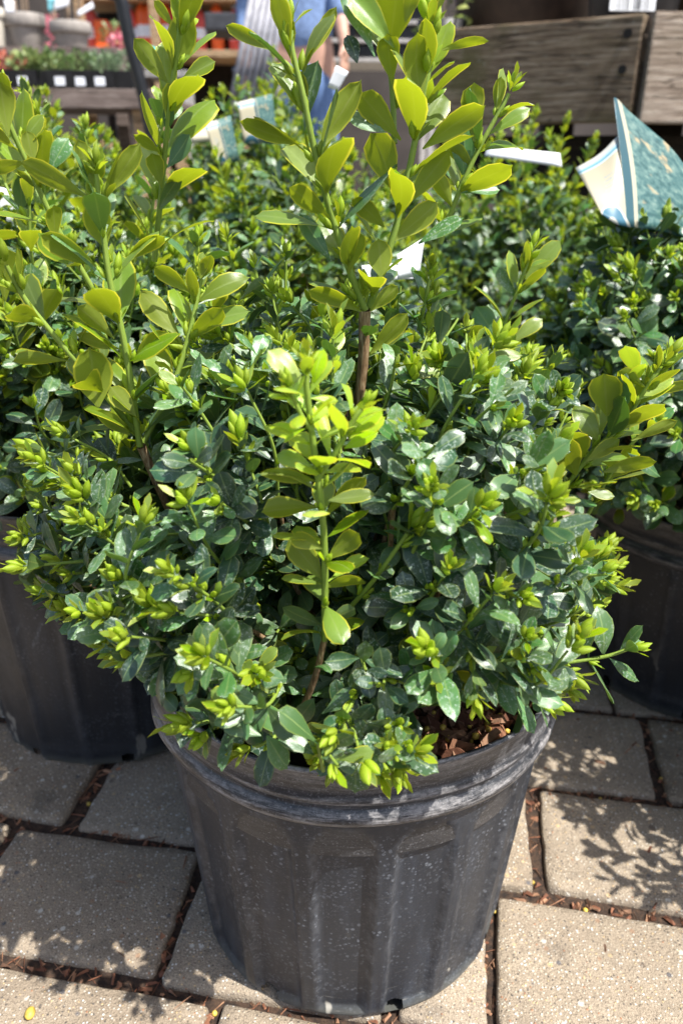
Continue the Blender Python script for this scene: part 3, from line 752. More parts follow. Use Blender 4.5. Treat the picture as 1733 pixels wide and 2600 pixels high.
# bright lime shoot in front
lime = lambda q, rr: 3 if q > .62 or rr.random() < .08 else 2
S([(640, 1665, .345), (690, 1630, .338), (722, 1560, .332), (738, 1500, .327), (745, 1470, .325)], L=.020, space=.024, age=1, r0=.0019, r1=.0016, wood=1., tip=0, axb=.1, bud=.006, start=.35)
S([(745, 1470, .325), (746, 1300, .32), (740, 1180, .317), (726, 1070, .315), (712, 960, .312), (704, 890, .31), (705, 850, .31)], L=.0225, space=.0150, age=lime, r0=.0017, r1=.0012, bud=.0080, az0=.3, a0=70, a1=40, axb=.35)
S([(730, 1100, .315), (770, 1040, .312), (812, 965, .31), (830, 940, .31)], L=.019, space=.0105, age=3, r0=.0013, r1=.001, bud=.0075, az0=1, a0=62, a1=34, axb=.3)
S([(716, 990, .312), (690, 950, .309), (668, 900, .307)], L=.014, space=.0085, age=3, r0=.0011, r1=.0009, bud=.0075, az0=.2, a0=66, a1=36, axb=.3)
# right side
S([(1230, 1200, .47), (1290, 1130, .465), (1350, 1050, .46), (1430, 970, .455), (1490, 880, .45), (1515, 845, .45)], L=.034, space=.0155, age=mid, r0=.0018, r1=.0012, bud=.0105, az0=.4, a0=56, a1=26, axb=.8, start=.1)
S([(1345, 1190, .49), (1400, 1090, .485), (1450, 1020, .48), (1500, 975, .475)], L=.030, space=.018, age=mid, r0=.0014, r1=.001, bud=.0105, az0=1.0, a0=56, a1=30, axb=.7, start=.1)
S([(1085, 900, .56), (1120, 835, .555), (1155, 750, .55), (1190, 660, .545), (1212, 600, .545)], L=.031, space=.024, age=lambda q, rr: 2 if q > .5 else 1, r0=.0015, r1=.001, bud=.0105, az0=.2, a0=50, a1=26, axb=.9)
S([(1010, 560, .50), (1050, 450, .50), (1100, 340, .50), (1150, 250, .50), (1168, 215, .50)], L=.034, space=.022, age=mid, r0=.0016, r1=.0011, bud=.0105, az0=.5, a0=54, a1=28, axb=.85)
S([(960, 760, .50), (975, 700, .50), (985, 640, .50)], L=.023, space=.014, age=1, r0=.0013, r1=.001, bud=.0115, az0=.5, a0=64, a1=40, axb=.7)
for u, v, y in ((600, 620, .52), (540, 560, .56), (660, 600, .54), (450, 560, .55), (500, 690, .5), (700, 700, .5), (1060, 830, .5), (1130, 870, .48), (920, 880, .47), (560, 870, .45), (1200, 930, .47)):
    S([(u-8, v+110, y), (u-4, v+60, y), (u+r.uniform(-20, 20), v, y)], L=.0235, space=.0145, age=lambda q, rr: 1 if rr.random() < .75 else 2, r0=.0013, r1=.001, bud=.0105, az0=r.uniform(0, 3), a0=62, a1=36, axb=.6)


# the large leaves that give the tall shoots their outline: (base u, v, tip u, v, plane y, width, face, age)
def hand(lst, Y, jit=.10):
    for bu, bv_, tu, tv, w, face, age in lst:
        y = Y + r.normal(0, .004); a = P(bu, bv_, y); L0 = np.linalg.norm(P(tu, tv, y) - a)
        e = P(tu, tv, y + r.normal(0, jit)*L0); d = e - a; L = float(np.linalg.norm(d))
        back = unit(a - np.array([0, 0, CAMH])); side = unit(np.cross(back, [0, 0, 1]))
        n = (back*1.0 + np.array([0, 0, .55]) if face == 'u' else -back*.9 + np.array([0, 0, .6])) + side*r.normal(0, .35)
        k = int(r.integers(10)); L *= 1.04
        pl.leaf(a, d, n, L, age, fill=False, var=k, ws=w/LW[k])
LW = [float(np.ptp(LV[k]['dense'][0][:, 0])) for k in range(10)]
hand([(710, 130, 765, 18, .30, 'u', 2), (668, 135, 652, 25, .42, 't', 2), (632, 118, 528, 55, .26, 'u', 2), (700, 262, 668, 160, .56, 'u', 2), (735, 340, 825, 188, .36, 'u', 2),
      (692, 332, 550, 284, .30, 'u', 2), (748, 405, 788, 332, .55, 't', 1), (755, 500, 668, 430, .52, 'u', 2), (800, 628, 822, 528, .52, 'u', 2), (878, 640, 868, 550, .66, 'u', 2),
      (830, 715, 712, 645, .34, 'u', 2), (850, 715, 912, 658, .42, 'u', 2), (850, 812, 936, 726, .40, 'u', 2), (700, 300, 720, 140, .42, 't', 1), (760, 600, 690, 495, .34, 't', 1), (800, 760, 770, 710, .4, 't', 0)], .445)
hand([(968, 222, 936, 74, .50, 'u', 2), (902, 195, 885, 78, .52, 'u', 2), (920, 322, 828, 212, .44, 'u', 2), (970, 342, 1102, 232, .34, 'u', 2), (908, 450, 868, 310, .58, 'u', 2),
      (905, 552, 1004, 468, .44, 'u', 2), (925, 478, 1028, 350, .34, 'u', 2), (882, 522, 808, 445, .40, 'u', 2), (885, 305, 798, 262, .40, 't', 1), (1015, 115, 1116, 77, .22, 'u', 2),
      (905, 110, 808, -20, .42, 't', 2), (860, 130, 800, -30, .36, 't', 1), (820, 145, 800, 70, .52, 't', 0), (1000, 420, 1010, 340, .5, 'u', 2), (960, 560, 1060, 500, .4, 't', 1), (930, 50, 960, -60, .4, 'u', 2)], .456)
hand([(398, 168, 436, 26, .52, 'u', 2), (386, 192, 310, 90, .40, 'u', 2), (412, 188, 490, 138, .42, 't', 2), (384, 288, 408, 190, .60, 'u', 2), (382, 300, 392, 240, .5, 't', 1),
      (372, 432, 352, 352, .55, 'u', 2), (385, 385, 437, 312, .52, 't', 1), (398, 62, 356, 2, .42, 'u', 2), (408, 48, 410, -25, .42, 'u', 3), (368, 350, 310, 305, .45, 'u', 2), (420, 60, 455, 42, .5, 't', 3), (366, 480, 410, 400, .4, 'u', 1)], .487)
hand([(243, 572, 212, 457, .56, 'u', 2), (222, 612, 100, 536, .38, 'u', 2), (285, 602, 372, 520, .34, 'u', 2), (198, 452, 55, 372, .34, 'u', 2), (218, 432, 180, 322, .42, 'u', 2), (245, 448, 321, 336, .34, 'u', 2),
      (262, 778, 184, 702, .50, 'u', 2), (306, 832, 384, 768, .50, 'u', 2), (276, 802, 176, 772, .34, 'u', 2), (226, 935, 205, 798, .62, 'u', 2), (312, 955, 255, 890, .55, 'u', 2), (235, 340, 205, 430, .5, 't', 2),
      (300, 1000, 222, 942, .40, 'u', 2), (345, 980, 420, 925, .40, 'u', 1)], .42)
hand([(412, 772, 325, 672, .42, 'u', 2), (442, 748, 569, 714, .36, 't', 2), (436, 672, 362, 602, .44, 'u', 2), (456, 692, 556, 616, .42, 't', 2), (400, 905, 360, 830, .5, 'u', 2), (395, 870, 455, 838, .5, 't', 2), (460, 640, 470, 590, .5, 'u', 2)], .435)
hand([(20, 312, 2, 192, .52, 'u', 2), (12, 692, 12, 568, .56, 'u', 2), (92, 752, 126, 662, .56, 'u', 2), (78, 372, 62, 302, .60, 'u', 2), (112, 402, 150, 316, .50, 't', 1), (62, 372, -15, 385, .4, 'u', 2),
      (60, 700, 75, 610, .6, 't', 1), (160, 830, 38, 822, .30, 'u', 2), (60, 320, 95, 262, .55, 't', 2), (130, 560, 118, 470, .5, 'u', 2)], .44)
hand([(1394, 956, 1386, 860, .74, 'u', 2), (1466, 872, 1438, 789, .46, 'u', 3), (1498, 868, 1552, 795, .46, 't', 3), (1436, 946, 1490, 874, .50, 'u', 2), (1322, 1092, 1282, 1004, .66, 'u', 2), (1330, 1060, 1310, 965, .66, 'u', 2),
      (1385, 1085, 1504, 1046, .30, 'u', 2), (1448, 1012, 1552, 968, .28, 'u', 2), (1420, 960, 1425, 850, .5, 't', 1), (1480, 905, 1590, 880, .26, 'u', 2), (1440, 1040, 1522, 1092, .30, 't', 1), (1400, 1100, 1452, 1060, .5, 'u', 2)], .455)
hand([(1290, 1140, 1230, 1085, .45, 'u', 2), (1345, 1060, 1420, 1010, .40, 'u', 2), (1370, 1010, 1330, 930, .55, 't', 2), (1410, 990, 1500, 930, .36, 'u', 2), (1480, 890, 1420, 850, .5, 'u', 2), (1460, 920, 1545, 870, .34, 't', 3), (1440, 900, 1470, 820, .4, 'u', 3), (1350, 1130, 1410, 1140, .45, 't', 2), (1380, 1060, 1440, 1075, .5, 'u', 2)], .452)
hand([(1150, 792, 1096, 710, .48, 't', 1), (1168, 792, 1240, 728, .40, 't', 2), (1206, 642, 1284, 554, .40, 't', 2), (1198, 645, 1215, 578, .5, 'u', 2), (1195, 690, 1140, 610, .3, 't', 1)], .55)
hand([(1088, 325, 1080, 195, .48, 'u', 2), (1138, 255, 1150, 178, .40, 'u', 2), (1120, 310, 1214, 244, .34, 't', 2), (1062, 402, 1068, 288, .55, 't', 1), (1058, 444, 1146, 430, .42, 't', 1), (1095, 400, 1030, 330, .4, 'u', 2), (1040, 480, 1000, 400, .45, 'u', 2)], .50)
hand([(815, 1712, 816, 1818, .56, 't', 1), (612, 1690, 660, 1766, .52, 't', 1), (492, 1662, 455, 1740, .44, 't', 0), (600, 1690, 515, 1655, .46, 't', 1), (640, 1690, 682, 1640, .7, 't', 1), (805, 1690, 745, 1752, .5, 't', 1), (740, 1640, 815, 1590, .45, 't', 1), (860, 1700, 938, 1650, .4, 't', 1)], .292, .05)
hand([(1308, 1518, 1340, 1428, .56, 't', 1), (1384, 1502, 1392, 1406, .50, 't', 1), (1398, 1512, 1474, 1564, .26, 't', 1), (1312, 1535, 1326, 1586, .46, 't', 1), (1420, 1502, 1472, 1438, .36, 't', 1), (1240, 1530, 1270, 1440, .55, 't', 1)], .39, .05)
hand([(735, 1165, 605, 1168, .44, 'u', 2), (745, 1185, 838, 1098, .42, 'u', 2), (740, 1260, 665, 1225, .5, 'u', 2), (745, 1290, 830, 1220, .42, 'u', 2), (748, 1350, 838, 1310, .42, 'u', 2), (742, 1330, 665, 1240, .5, 'u', 2), (725, 1105, 600, 1085, .30, 'u', 2),
      (750, 1150, 858, 1135, .34, 't', 2), (720, 1075, 640, 1035, .5, 't', 3), (790, 1030, 866, 992, .40, 't', 3), (800, 1010, 884, 962, .40, 't', 3), (805, 985, 842, 920, .40, 'u', 3), (735, 985, 738, 920, .55, 't', 3), (705, 900, 628, 798, .46, 't', 3),
      (712, 915, 778, 912, .34, 't', 3), (690, 985, 620, 985, .5, 't', 3), (720, 880, 735, 800, .5, 't', 3), (745, 1440, 650, 1400, .4, 'u', 1), (750, 1430, 815, 1395, .42, 'u', 1)], .318, .05)

# bark chips and prills on the soil where it shows
chips = []
for k in range(8):
    rr = np.random.default_rng(k+400); a, q = sliver(1, .55, .32, rr)
    me = bpy.data.meshes.new('bark_chip'); me.from_pydata([tuple(v) for v in a], [], [tuple(dict.fromkeys(f)) for f in q]); me.update()
    me.materials.append(M['chip']); chips.append(me)
crng = np.random.default_rng(77)
for k in range(190):
    s0 = G(crng.uniform(900, 1210), crng.uniform(1580, 1745), sz + .006)
    lx, ly = s0[0]-FB[0], s0[1]-FB[1]
    if math.hypot(lx, ly) > .124: continue
    o = link('bark_chip', chips[k % 8], None, soil, (lx, ly, sz + crng.uniform(.007, .014)))
    o.rotation_euler = (crng.normal(0, .5), crng.normal(0, .5), crng.uniform(0, 6.3)); L = crng.uniform(.007, .020); o.scale = (L, L*crng.uniform(.6, 1.2), L)
pts = []
for k in range(60):
    s0 = G(crng.uniform(930, 1180), crng.uniform(1590, 1735), sz + .006); lx, ly = s0[0]-FB[0], s0[1]-FB[1]
    if math.hypot(lx, ly) < .124: pts.append((lx, ly, sz + crng.uniform(.009, .016)))
o = blob_join('fertilizer_prill', pts, crng.uniform(.0013, .0026, len(pts)), M['pellet']); o.parent = soil; o['kind'] = 'stuff'

# ---- neighbours
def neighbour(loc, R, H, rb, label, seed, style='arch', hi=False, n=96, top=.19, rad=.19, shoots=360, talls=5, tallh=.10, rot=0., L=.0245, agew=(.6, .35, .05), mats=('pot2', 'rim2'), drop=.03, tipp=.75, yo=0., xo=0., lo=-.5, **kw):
    pl, root, soil, sz = potted(loc, R, H, rb, label, style, seed, hi, n, rot, mats, soil_drop=drop)
    b = np.array([loc[0], loc[1]+yo, sz]); c = b + np.array([xo, 0, .075])
    crown(pl, c, (rad, rad, top, .07), shoots, b, seed*3.1, L=L, tiplo=lo, tipp=tipp, agew=agew, budsz=.0115, up=.4, inner=.25, space=.0125)
    for k in range(talls):
        f = pl.r.uniform(0, 6.3); q = pl.r.uniform(.1, .75)*rad; x = b[:2] + q*np.array([math.cos(f), math.sin(f)])
        z0 = c[2] + top*math.sqrt(max(0, 1-(q/rad)**2))*.75; h = tallh*pl.r.uniform(.6, 1.25); ln = pl.r.normal(0, .25, 2)
        a = np.array([x[0], x[1], z0]); e = a + np.array([ln[0]*h, ln[1]*h, h+.03])
        pl.shoot([a, (a+e)/2 + pl.r.normal(0, .006, 3), e], L=L*1.12, space=.018, age=lambda q, rr: 1 if rr.random() < .45 else 2, az0=pl.r.uniform(0, 3), r0=.0015, r1=.001, bud=.011, a0=52, a1=26, axb=.85, long=False)
    return pl, root
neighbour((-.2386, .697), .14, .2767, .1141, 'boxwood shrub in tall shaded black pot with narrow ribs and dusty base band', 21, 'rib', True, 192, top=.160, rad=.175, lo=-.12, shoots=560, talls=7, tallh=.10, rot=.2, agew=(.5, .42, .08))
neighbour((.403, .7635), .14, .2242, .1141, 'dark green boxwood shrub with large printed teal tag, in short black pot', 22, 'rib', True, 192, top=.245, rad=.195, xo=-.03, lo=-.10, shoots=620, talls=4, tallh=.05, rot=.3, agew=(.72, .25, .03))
neighbour((.285, 1.30), .14, .245, .1141, 'boxwood shrub in grey dusty pot just in front of wooden display table', 23, 'arch', False, 96, top=.21, rad=.21, shoots=560, talls=12, tallh=.10, mats=('pot', 'rim'), L=.0235)
neighbour((-.06, 1.03), .14, .245, .1141, 'boxwood shrub standing directly behind the tall-shooted one in scuffed pot', 24, 'arch', False, 96, top=.24, rad=.19, shoots=520, talls=6, tallh=.06, L=.0235, agew=(.32, .5, .18))
neighbour((-.40, 1.17), .14, .245, .1141, 'boxwood shrub hung with folded teal and white tags', 25, 'arch', False, 96, top=.275, rad=.20, shoots=520, talls=8, tallh=.09, L=.0235, agew=(.32, .5, .18))
neighbour((-.63, .86), .14, .245, .1141, 'boxwood shrub beside and behind the tall ribbed pot', 26, 'arch', False, 96, top=.25, rad=.19, shoots=460, talls=5, tallh=.07, L=.0235)
neighbour((-.13, 1.48), .14, .245, .1141, 'boxwood shrub in the back row before the person in blue', 27, 'arch', False, 96, top=.345, rad=.20, shoots=560, talls=8, tallh=.10, L=.0235, agew=(.32, .5, .18))
neighbour((-.58, 1.58), .14, .245, .1141, 'boxwood shrub in the back row before the seedling bench', 28, 'arch', False, 96, top=.23, rad=.21, shoots=460, talls=8, tallh=.12, L=.0235, agew=(.32, .5, .18))
neighbour((.16, 1.78), .14, .245, .1141, 'boxwood shrub beside the receding side of the wooden table', 29, 'arch', False, 96, top=.22, rad=.19, shoots=420, talls=6, tallh=.08, L=.0235)
neighbour((.70, 1.15), .14, .245, .1141, 'boxwood shrub between the teal-tagged one and the table corner', 30, 'arch', False, 96, top=.22, rad=.19, shoots=320, talls=5, tallh=.10, L=.0235)
neighbour((.52, .50), .14, .245, .1141, 'boxwood shrub that shades the pavers beside the short black pot', 31, 'arch', False, 96, top=.17, rad=.20, shoots=260, talls=3, tallh=.06, L=.0235)

# ------------------------------------------------------------------ which leaves show largest, then build every shrub
def build_plants():
    GW, GH = 392, 588; SC = 4.0                         # coarse depth picture in measured pixels / 4
    ids, dep, cell = [], [], []; owner = []; gid = 0
    for pi, (pl, root) in enumerate(PL):
        dens = [LV[k]['dense'][0] for k in range(10)]
        for kind, items in ((0, pl.leaves), (1, pl.clus)):
            for it in items:
                p, R, L, k = it[0], it[1], it[2], it[3]
                pts = dens[k] if kind == 0 else CL[k]['lo'][0]
                W = (pts*L) @ R.T + p
                u, v, d = proj(W); cu = (u/SC).astype(int); cv = (v/SC).astype(int)
                ok = (cu >= 0) & (cu < GW) & (cv >= 0) & (cv < GH)
                if ok.any():
                    cc = np.unique(cv[ok]*GW + cu[ok])
                    cell.append(cc); dep.append(np.full(len(cc), d.mean())); ids.append(np.full(len(cc), gid))
                owner.append((pi, kind)); gid += 1
    cell = np.concatenate(cell); dep = np.concatenate(dep); ids = np.concatenate(ids)
    o = np.lexsort((dep, cell)); cell, ids = cell[o], ids[o]
    first = np.concatenate([[True], cell[1:] != cell[:-1]])
    seen = np.bincount(ids[first], minlength=gid)
    # shared leaf meshes: shape x age
    cache = {}
    def leaf_mesh(k, age, res):
        if (k, age, res) not in cache:
            V, Q, A = LV[k][res]; A = A.copy(); A[:, 0] = age/3.0; A[:, 1] = (k*.37) % 1
            me = arr_mesh('leaf', V, Q, A); me.materials.append(M['leaf']); cache[(k, age, res)] = me
        return cache[(k, age, res)]
    def clus_mesh(k, res):
        if ('c', k, res) not in cache:
            V, Q, A = CL[k][res]; me = arr_mesh('bud_cluster', V, Q, A); me.materials.append(M['leaf']); cache[('c', k, res)] = me
        return cache[('c', k, res)]
    g = 0
    for pi, (pl, root) in enumerate(PL):
        res = 'hi' if pl.hi else 'lo'; base = np.array(root.location)
        nl, nc = len(pl.leaves), len(pl.clus)
        sl = seen[g:g+nl]; sc = seen[g+nl:g+nl+nc]; g += nl + nc
        maxl, maxc, minl = (300, 160, 3) if pi == 0 else ((220, 80, 5) if pl.hi else (90, 30, 5))
        top = [i for i in np.argsort(-sl)[:maxl] if sl[i] >= minl]; topc = [i for i in np.argsort(-sc)[:maxc] if sc[i] >= minl]
        chosen = set(top); chosenc = set(topc)
        for i in top:
            p, R, L, k, age, rn = pl.leaves[i]
            o = link('leaf', leaf_mesh(k, age, res), None, root)
            m = Matrix.Identity(4)
            for a in range(3):
                for b in range(3): m[a][b] = R[a, b]*L
                m[a][3] = p[a] - base[a]
            o.matrix_local = m
        for i in topc:
            p, R, L, k, rn = pl.clus[i]
            o = link('bud_cluster', clus_mesh(k, res), None, root); m = Matrix.Identity(4)
            for a in range(3):
                for b in range(3): m[a][b] = R[a, b]*L
                m[a][3] = p[a] - base[a]
            o.matrix_local = m
        Vs, Qs, As = [], [], []; off = 0
        for i in range(nl):
            if i in chosen: continue
            p, R, L, k, age, rn = pl.leaves[i]; V, Q, A = LV[k][res]
            A = A.copy(); A[:, 0] = age/3.0; A[:, 1] = rn
            Vs.append((V*L) @ R.T + (p-base)); Qs.append(Q+off); As.append(A); off += len(V)
        for i in range(nc):
            if i in chosenc: continue
            p, R, L, k, rn = pl.clus[i]; V, Q, A = CL[k][res]
            A = A.copy(); A[:, 1] = (A[:, 1] + rn) % 1
            Vs.append((V*L) @ R.T + (p-base)); Qs.append(Q+off); As.append(A); off += len(V)
        o = link('foliage', arr_mesh('foliage', np.concatenate(Vs), np.concatenate(Qs), np.concatenate(As)), M['leaf'], root); o['kind'] = 'stuff'
        def tubes(lst, n):
            Vs, Fs, As = [], [], []; off = 0
            for path, rad, wood in lst:
                V, Q = tube_arrays(path - base, rad, n, cap=False); Vs.append(V); Fs.append(np.array(Q)+off); off += len(V); As += [(wood, 0, 0, 1)]*len(V)
            return arr_mesh('branches', np.concatenate(Vs), np.concatenate(Fs), As)
        if pl.stems: link('branch_network', tubes(pl.stems, 6 if pl.hi else 4), M['stem'], root)
        for lg in pl.long: link('stem', tubes([lg], 8), M['stem'], root)
build_plants()

# ------------------------------------------------------------------ behind the shrubs
def tint(name, col, rough=.55, **kw):
    if name not in M: M[name] = plain(name, col, rough, **kw)
    return M[name]
def pbox(name, u0, v0, u1, v1, Y, dep, mat, parent=None, bev=.003, base=None):
    a, b_ = P(u0, v1, Y), P(u1, v0, Y); o = np.zeros(3) if base is None else np.asarray(base, float)
    cx = np.array([(a[0]+b_[0])/2, Y, (a[2]+b_[2])/2])
    bm = box_bm(a[0]-cx[0], b_[0]-cx[0], 0, dep, a[2]-cx[2], b_[2]-cx[2], bev)
    return link(name, bm_mesh(bm, name), mat, parent, tuple(cx-o))
def wbox(name, x0, x1, y0, y1, z0, z1, mat, parent=None, bev=.003, base=(0, 0, 0)):
    c = np.array([(x0+x1)/2, (y0+y1)/2, (z0+z1)/2]); d = np.array([x1-x0, y1-y0, z1-z0])/2
    return link(name, bm_mesh(box_bm(-d[0], d[0], -d[1], d[1], -d[2], d[2], bev), name), mat, parent, tuple(c-np.asarray(base)))
def bush(name, c, rad, n, L, mat, parent, base, seed, up=.3):
    r = np.random.default_rng(seed); Vs, Qs, As = [], [], []; off = 0
    for k in range(n):
        d = unit(r.normal(0, 1, 3)); p = np.asarray(c) + d*np.asarray(rad)*r.uniform(.35, 1.0)**.6
        V, Q, A = LV[int(r.integers(10))]['lo']; R = frame(d*.7 + r.normal(0, .5, 3) + np.array([0, 0, up]), r.normal(0, .6, 3) + np.array([0, 0, 1]))
        A = A.copy(); A[:, 0] = .5; A[:, 1] = r.random()
        Vs.append((V*L*r.uniform(.6, 1.2)) @ R.T + p - base); Qs.append(Q+off); As.append(A); off += len(V)
    o = link(name, arr_mesh(name, np.concatenate(Vs), np.concatenate(Qs), np.concatenate(As)), mat, parent); o['kind'] = 'stuff'; return o
def mat_foliage(name, c0, c1):
    b = NB(name); at = b.n('Attribute', attribute_name='lc'); sep = b.n('SeparateColor'); b.set(sep.inputs[0], at.outputs['Color'])
    c = b.mix(sep.outputs[1], c0, c1); p = b.bsdf(Base_Color=c, Roughness=.5)
    tr = b.n('BsdfTranslucent'); b.set(tr.inputs[0], c); ms = b.n('MixShader', {0: .3}); b.nt.links.new(p.outputs[0], ms.inputs[1]); b.nt.links.new(tr.outputs[0], ms.inputs[2])
    return b.done(ms)

# display table: corner towards us, one face frontal, one receding
YT = 1.70
zt = P(1490, 28, YT)[2]; zb = P(1470, 281, YT)[2]; xc = P(1478, 150, YT)[0]
d_ = ray(1000, 68); Y2 = (zt-CAMH)/(d_[2]/d_[1]); far = P(1000, 68, Y2)
dirL = unit(np.array([far[0]-xc, Y2-YT, 0])); nrm = np.array([dirL[1], -dirL[0], 0]) * (-1 if dirL[1] > 0 else 1)
if nrm[1] > 0: nrm = -nrm
table = empty('display_table', (xc+.3, YT+.35, 0)); TB = np.array(table.location)
tag(table, 'weathered wooden display table with mossy plank sides and screw holes', 'table')
angL = math.atan2(dirL[1], dirL[0])
def side_plank(name, d0, d1, z0, z1, off, mat, thick=.034):
    me = bm_mesh(box_bm(d0, d1, -thick, 0, -(z1-z0)/2, (z1-z0)/2, .004), name)
    o = link(name, me, mat, table); o.rotation_euler = (0, 0, angL)
    q = np.array([xc, YT, (z0+z1)/2]) + nrm*off; o.location = tuple(q - TB); return o
ft = far if True else None
LEN = float(np.hypot(far[0]-xc, Y2-YT)) + .03
side_plank('plank', .012, LEN, zb, zt, 0, M['wood'])
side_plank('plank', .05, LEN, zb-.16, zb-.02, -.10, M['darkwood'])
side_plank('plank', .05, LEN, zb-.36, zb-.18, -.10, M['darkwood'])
wbox('plank', xc+.006, xc+1.3, YT-.004, YT+.03, zb-.002, zt+.002, M['wood2'], table, .004, TB)
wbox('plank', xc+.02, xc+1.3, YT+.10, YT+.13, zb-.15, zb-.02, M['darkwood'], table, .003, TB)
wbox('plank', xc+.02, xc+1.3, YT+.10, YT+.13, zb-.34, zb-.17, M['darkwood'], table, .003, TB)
for k in range(7):
    y0 = YT + .04 + k*.15
    wbox('top_board', max(xc+.02 + dirL[0]/dirL[1]*(y0-YT), far[0]+.02), xc+1.3, y0, y0+.14, zt-.055, zt-.03, M['wood2'], table, .002, TB)
for (lx, ly) in ((xc+.10, YT+.13), (xc+1.2, YT+.13), (xc+.10, YT+1.0), (xc+1.2, YT+1.0)):
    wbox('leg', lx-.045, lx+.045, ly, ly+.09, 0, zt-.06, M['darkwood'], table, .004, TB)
def disc(name, r, dep, mat, parent, loc, rot):
    bm = bmesh.new(); bmesh.ops.create_cone(bm, segments=12, radius1=r, radius2=r*.8, depth=dep, cap_ends=True)
    o = link(name, bm_mesh(bm, name), mat, parent, loc); o.rotation_euler = rot; return o
for u, v in ((1442, 77), (1429, 160)):
    d = ray(u, v); t = np.dot(np.array([xc, YT, 0]) - np.array([0, 0, CAMH])*[1, 1, 0], nrm)/np.dot(d, nrm); q = np.array([0, 0, CAMH]) + d*t
    disc('screw_hole', .0085, .006, tint('rusty_hole', (.012, .009, .007), .8), table, tuple(q + nrm*.001 - TB), (math.pi/2, 0, angL))
# dark planters standing on it
def lathe_pot(name, label, cat, x, y, z, R, H, mat, band=.22, taper=.78, group=None, n=40, rimout=1.06):
    root = empty(name, (x, y, z)); tag(root, label, cat, group)
    rb = R*taper; zb_ = H*(1-band)
    r_at = lambda q: rb + (R-rb)*q/H
    b_ = lathe_mesh('body', [(.001, 0), (rb*.96, 0), (rb, .004), (r_at(zb_), zb_+.002)], n); link('body', b_, mat, root)
    pr = [(r_at(zb_)*.99, zb_), (R*rimout-.003, zb_), (R*rimout, zb_+.004), (R*rimout, H-.004), (R*rimout-.004, H), (R*.95, H), (R*.93, H*.85)]
    link('rim', lathe_mesh('rim', pr, n), mat, root)
    link('soil', lathe_mesh('soil', [(R*.94, H*.88), (.001, H*.9)], n), M['soil'], root)
    return root
brown = tint('dark_brown_glaze', (.035, .022, .015), .5)
c = P(1180, 40, YT+.62); root = lathe_pot('brown_planter', 'large dark brown planter standing on the weathered table', 'planter', c[0]+.06, YT+.75, zt-.03, .22, .34, brown, rimout=1.03)
black = tint('black_plastic', (.012, .012, .013), .45)
c = P(1462, 20, YT+.18); lathe_pot('black_tub', 'black nursery tub behind a white barcode label on the table', 'pot', c[0]+.01, YT+.24, zt-.03, .105, .20, black)
c = P(1660, 20, YT+.4); lathe_pot('dark_tub', 'dark tub on the frontal side of the table near its corner', 'pot', c[0]-.03, YT+.38, zt-.03, .19, .25, brown)
def mat_barcode():
    b = NB('barcode_print'); g = b.n('TexCoord').outputs['Object']; x = b.n('SeparateXYZ'); b.set(x.inputs[0], g)
    wn_ = b.n('TexWhiteNoise', noise_dimensions='1D'); b.set(wn_.inputs['W'], b.math('FLOOR', b.math('MULTIPLY', x.outputs[0], 620.0)))
    bars = b.math('GREATER_THAN', wn_.outputs[0], .52)
    inx = b.math('LESS_THAN', b.math('ABSOLUTE', x.outputs[0]), .036); inz = b.math('LESS_THAN', b.math('ABSOLUTE', b.math('ADD', x.outputs[2], .006)), .012)
    m = b.math('MULTIPLY', bars, b.math('MULTIPLY', inx, inz))
    w2 = b.n('TexWhiteNoise', noise_dimensions='1D'); b.set(w2.inputs['W'], b.math('FLOOR', b.math('MULTIPLY', x.outputs[0], 480.0)))
    tx = b.math('MULTIPLY', b.math('LESS_THAN', b.math('ABSOLUTE', x.outputs[0]), .009), b.math('MULTIPLY', b.math('GREATER_THAN', w2.outputs[0], .35), b.math('LESS_THAN', b.math('ABSOLUTE', b.math('SUBTRACT', x.outputs[2], .013)), .0035)))
    c = b.mix(b.math('MAXIMUM', m, b.math('MULTIPLY', tx, .7)), (.78, .79, .80), (.03, .03, .03))
    return b.done(b.bsdf(Base_Color=c, Roughness=.4))
c = P(1450, 8, YT+.09)
lab = link('barcode_label', bm_mesh(box_bm(-.044, .044, -.0006, .0006, -.019, .06, 0), 'barcode_label'), mat_barcode(), None, (c[0], YT+.085, P(1450, 28, YT+.085)[2]+.021)); lab.rotation_euler = (-.08, 0, .02)
tag(lab, 'white barcode label standing at the edge of the weathered table', 'label')

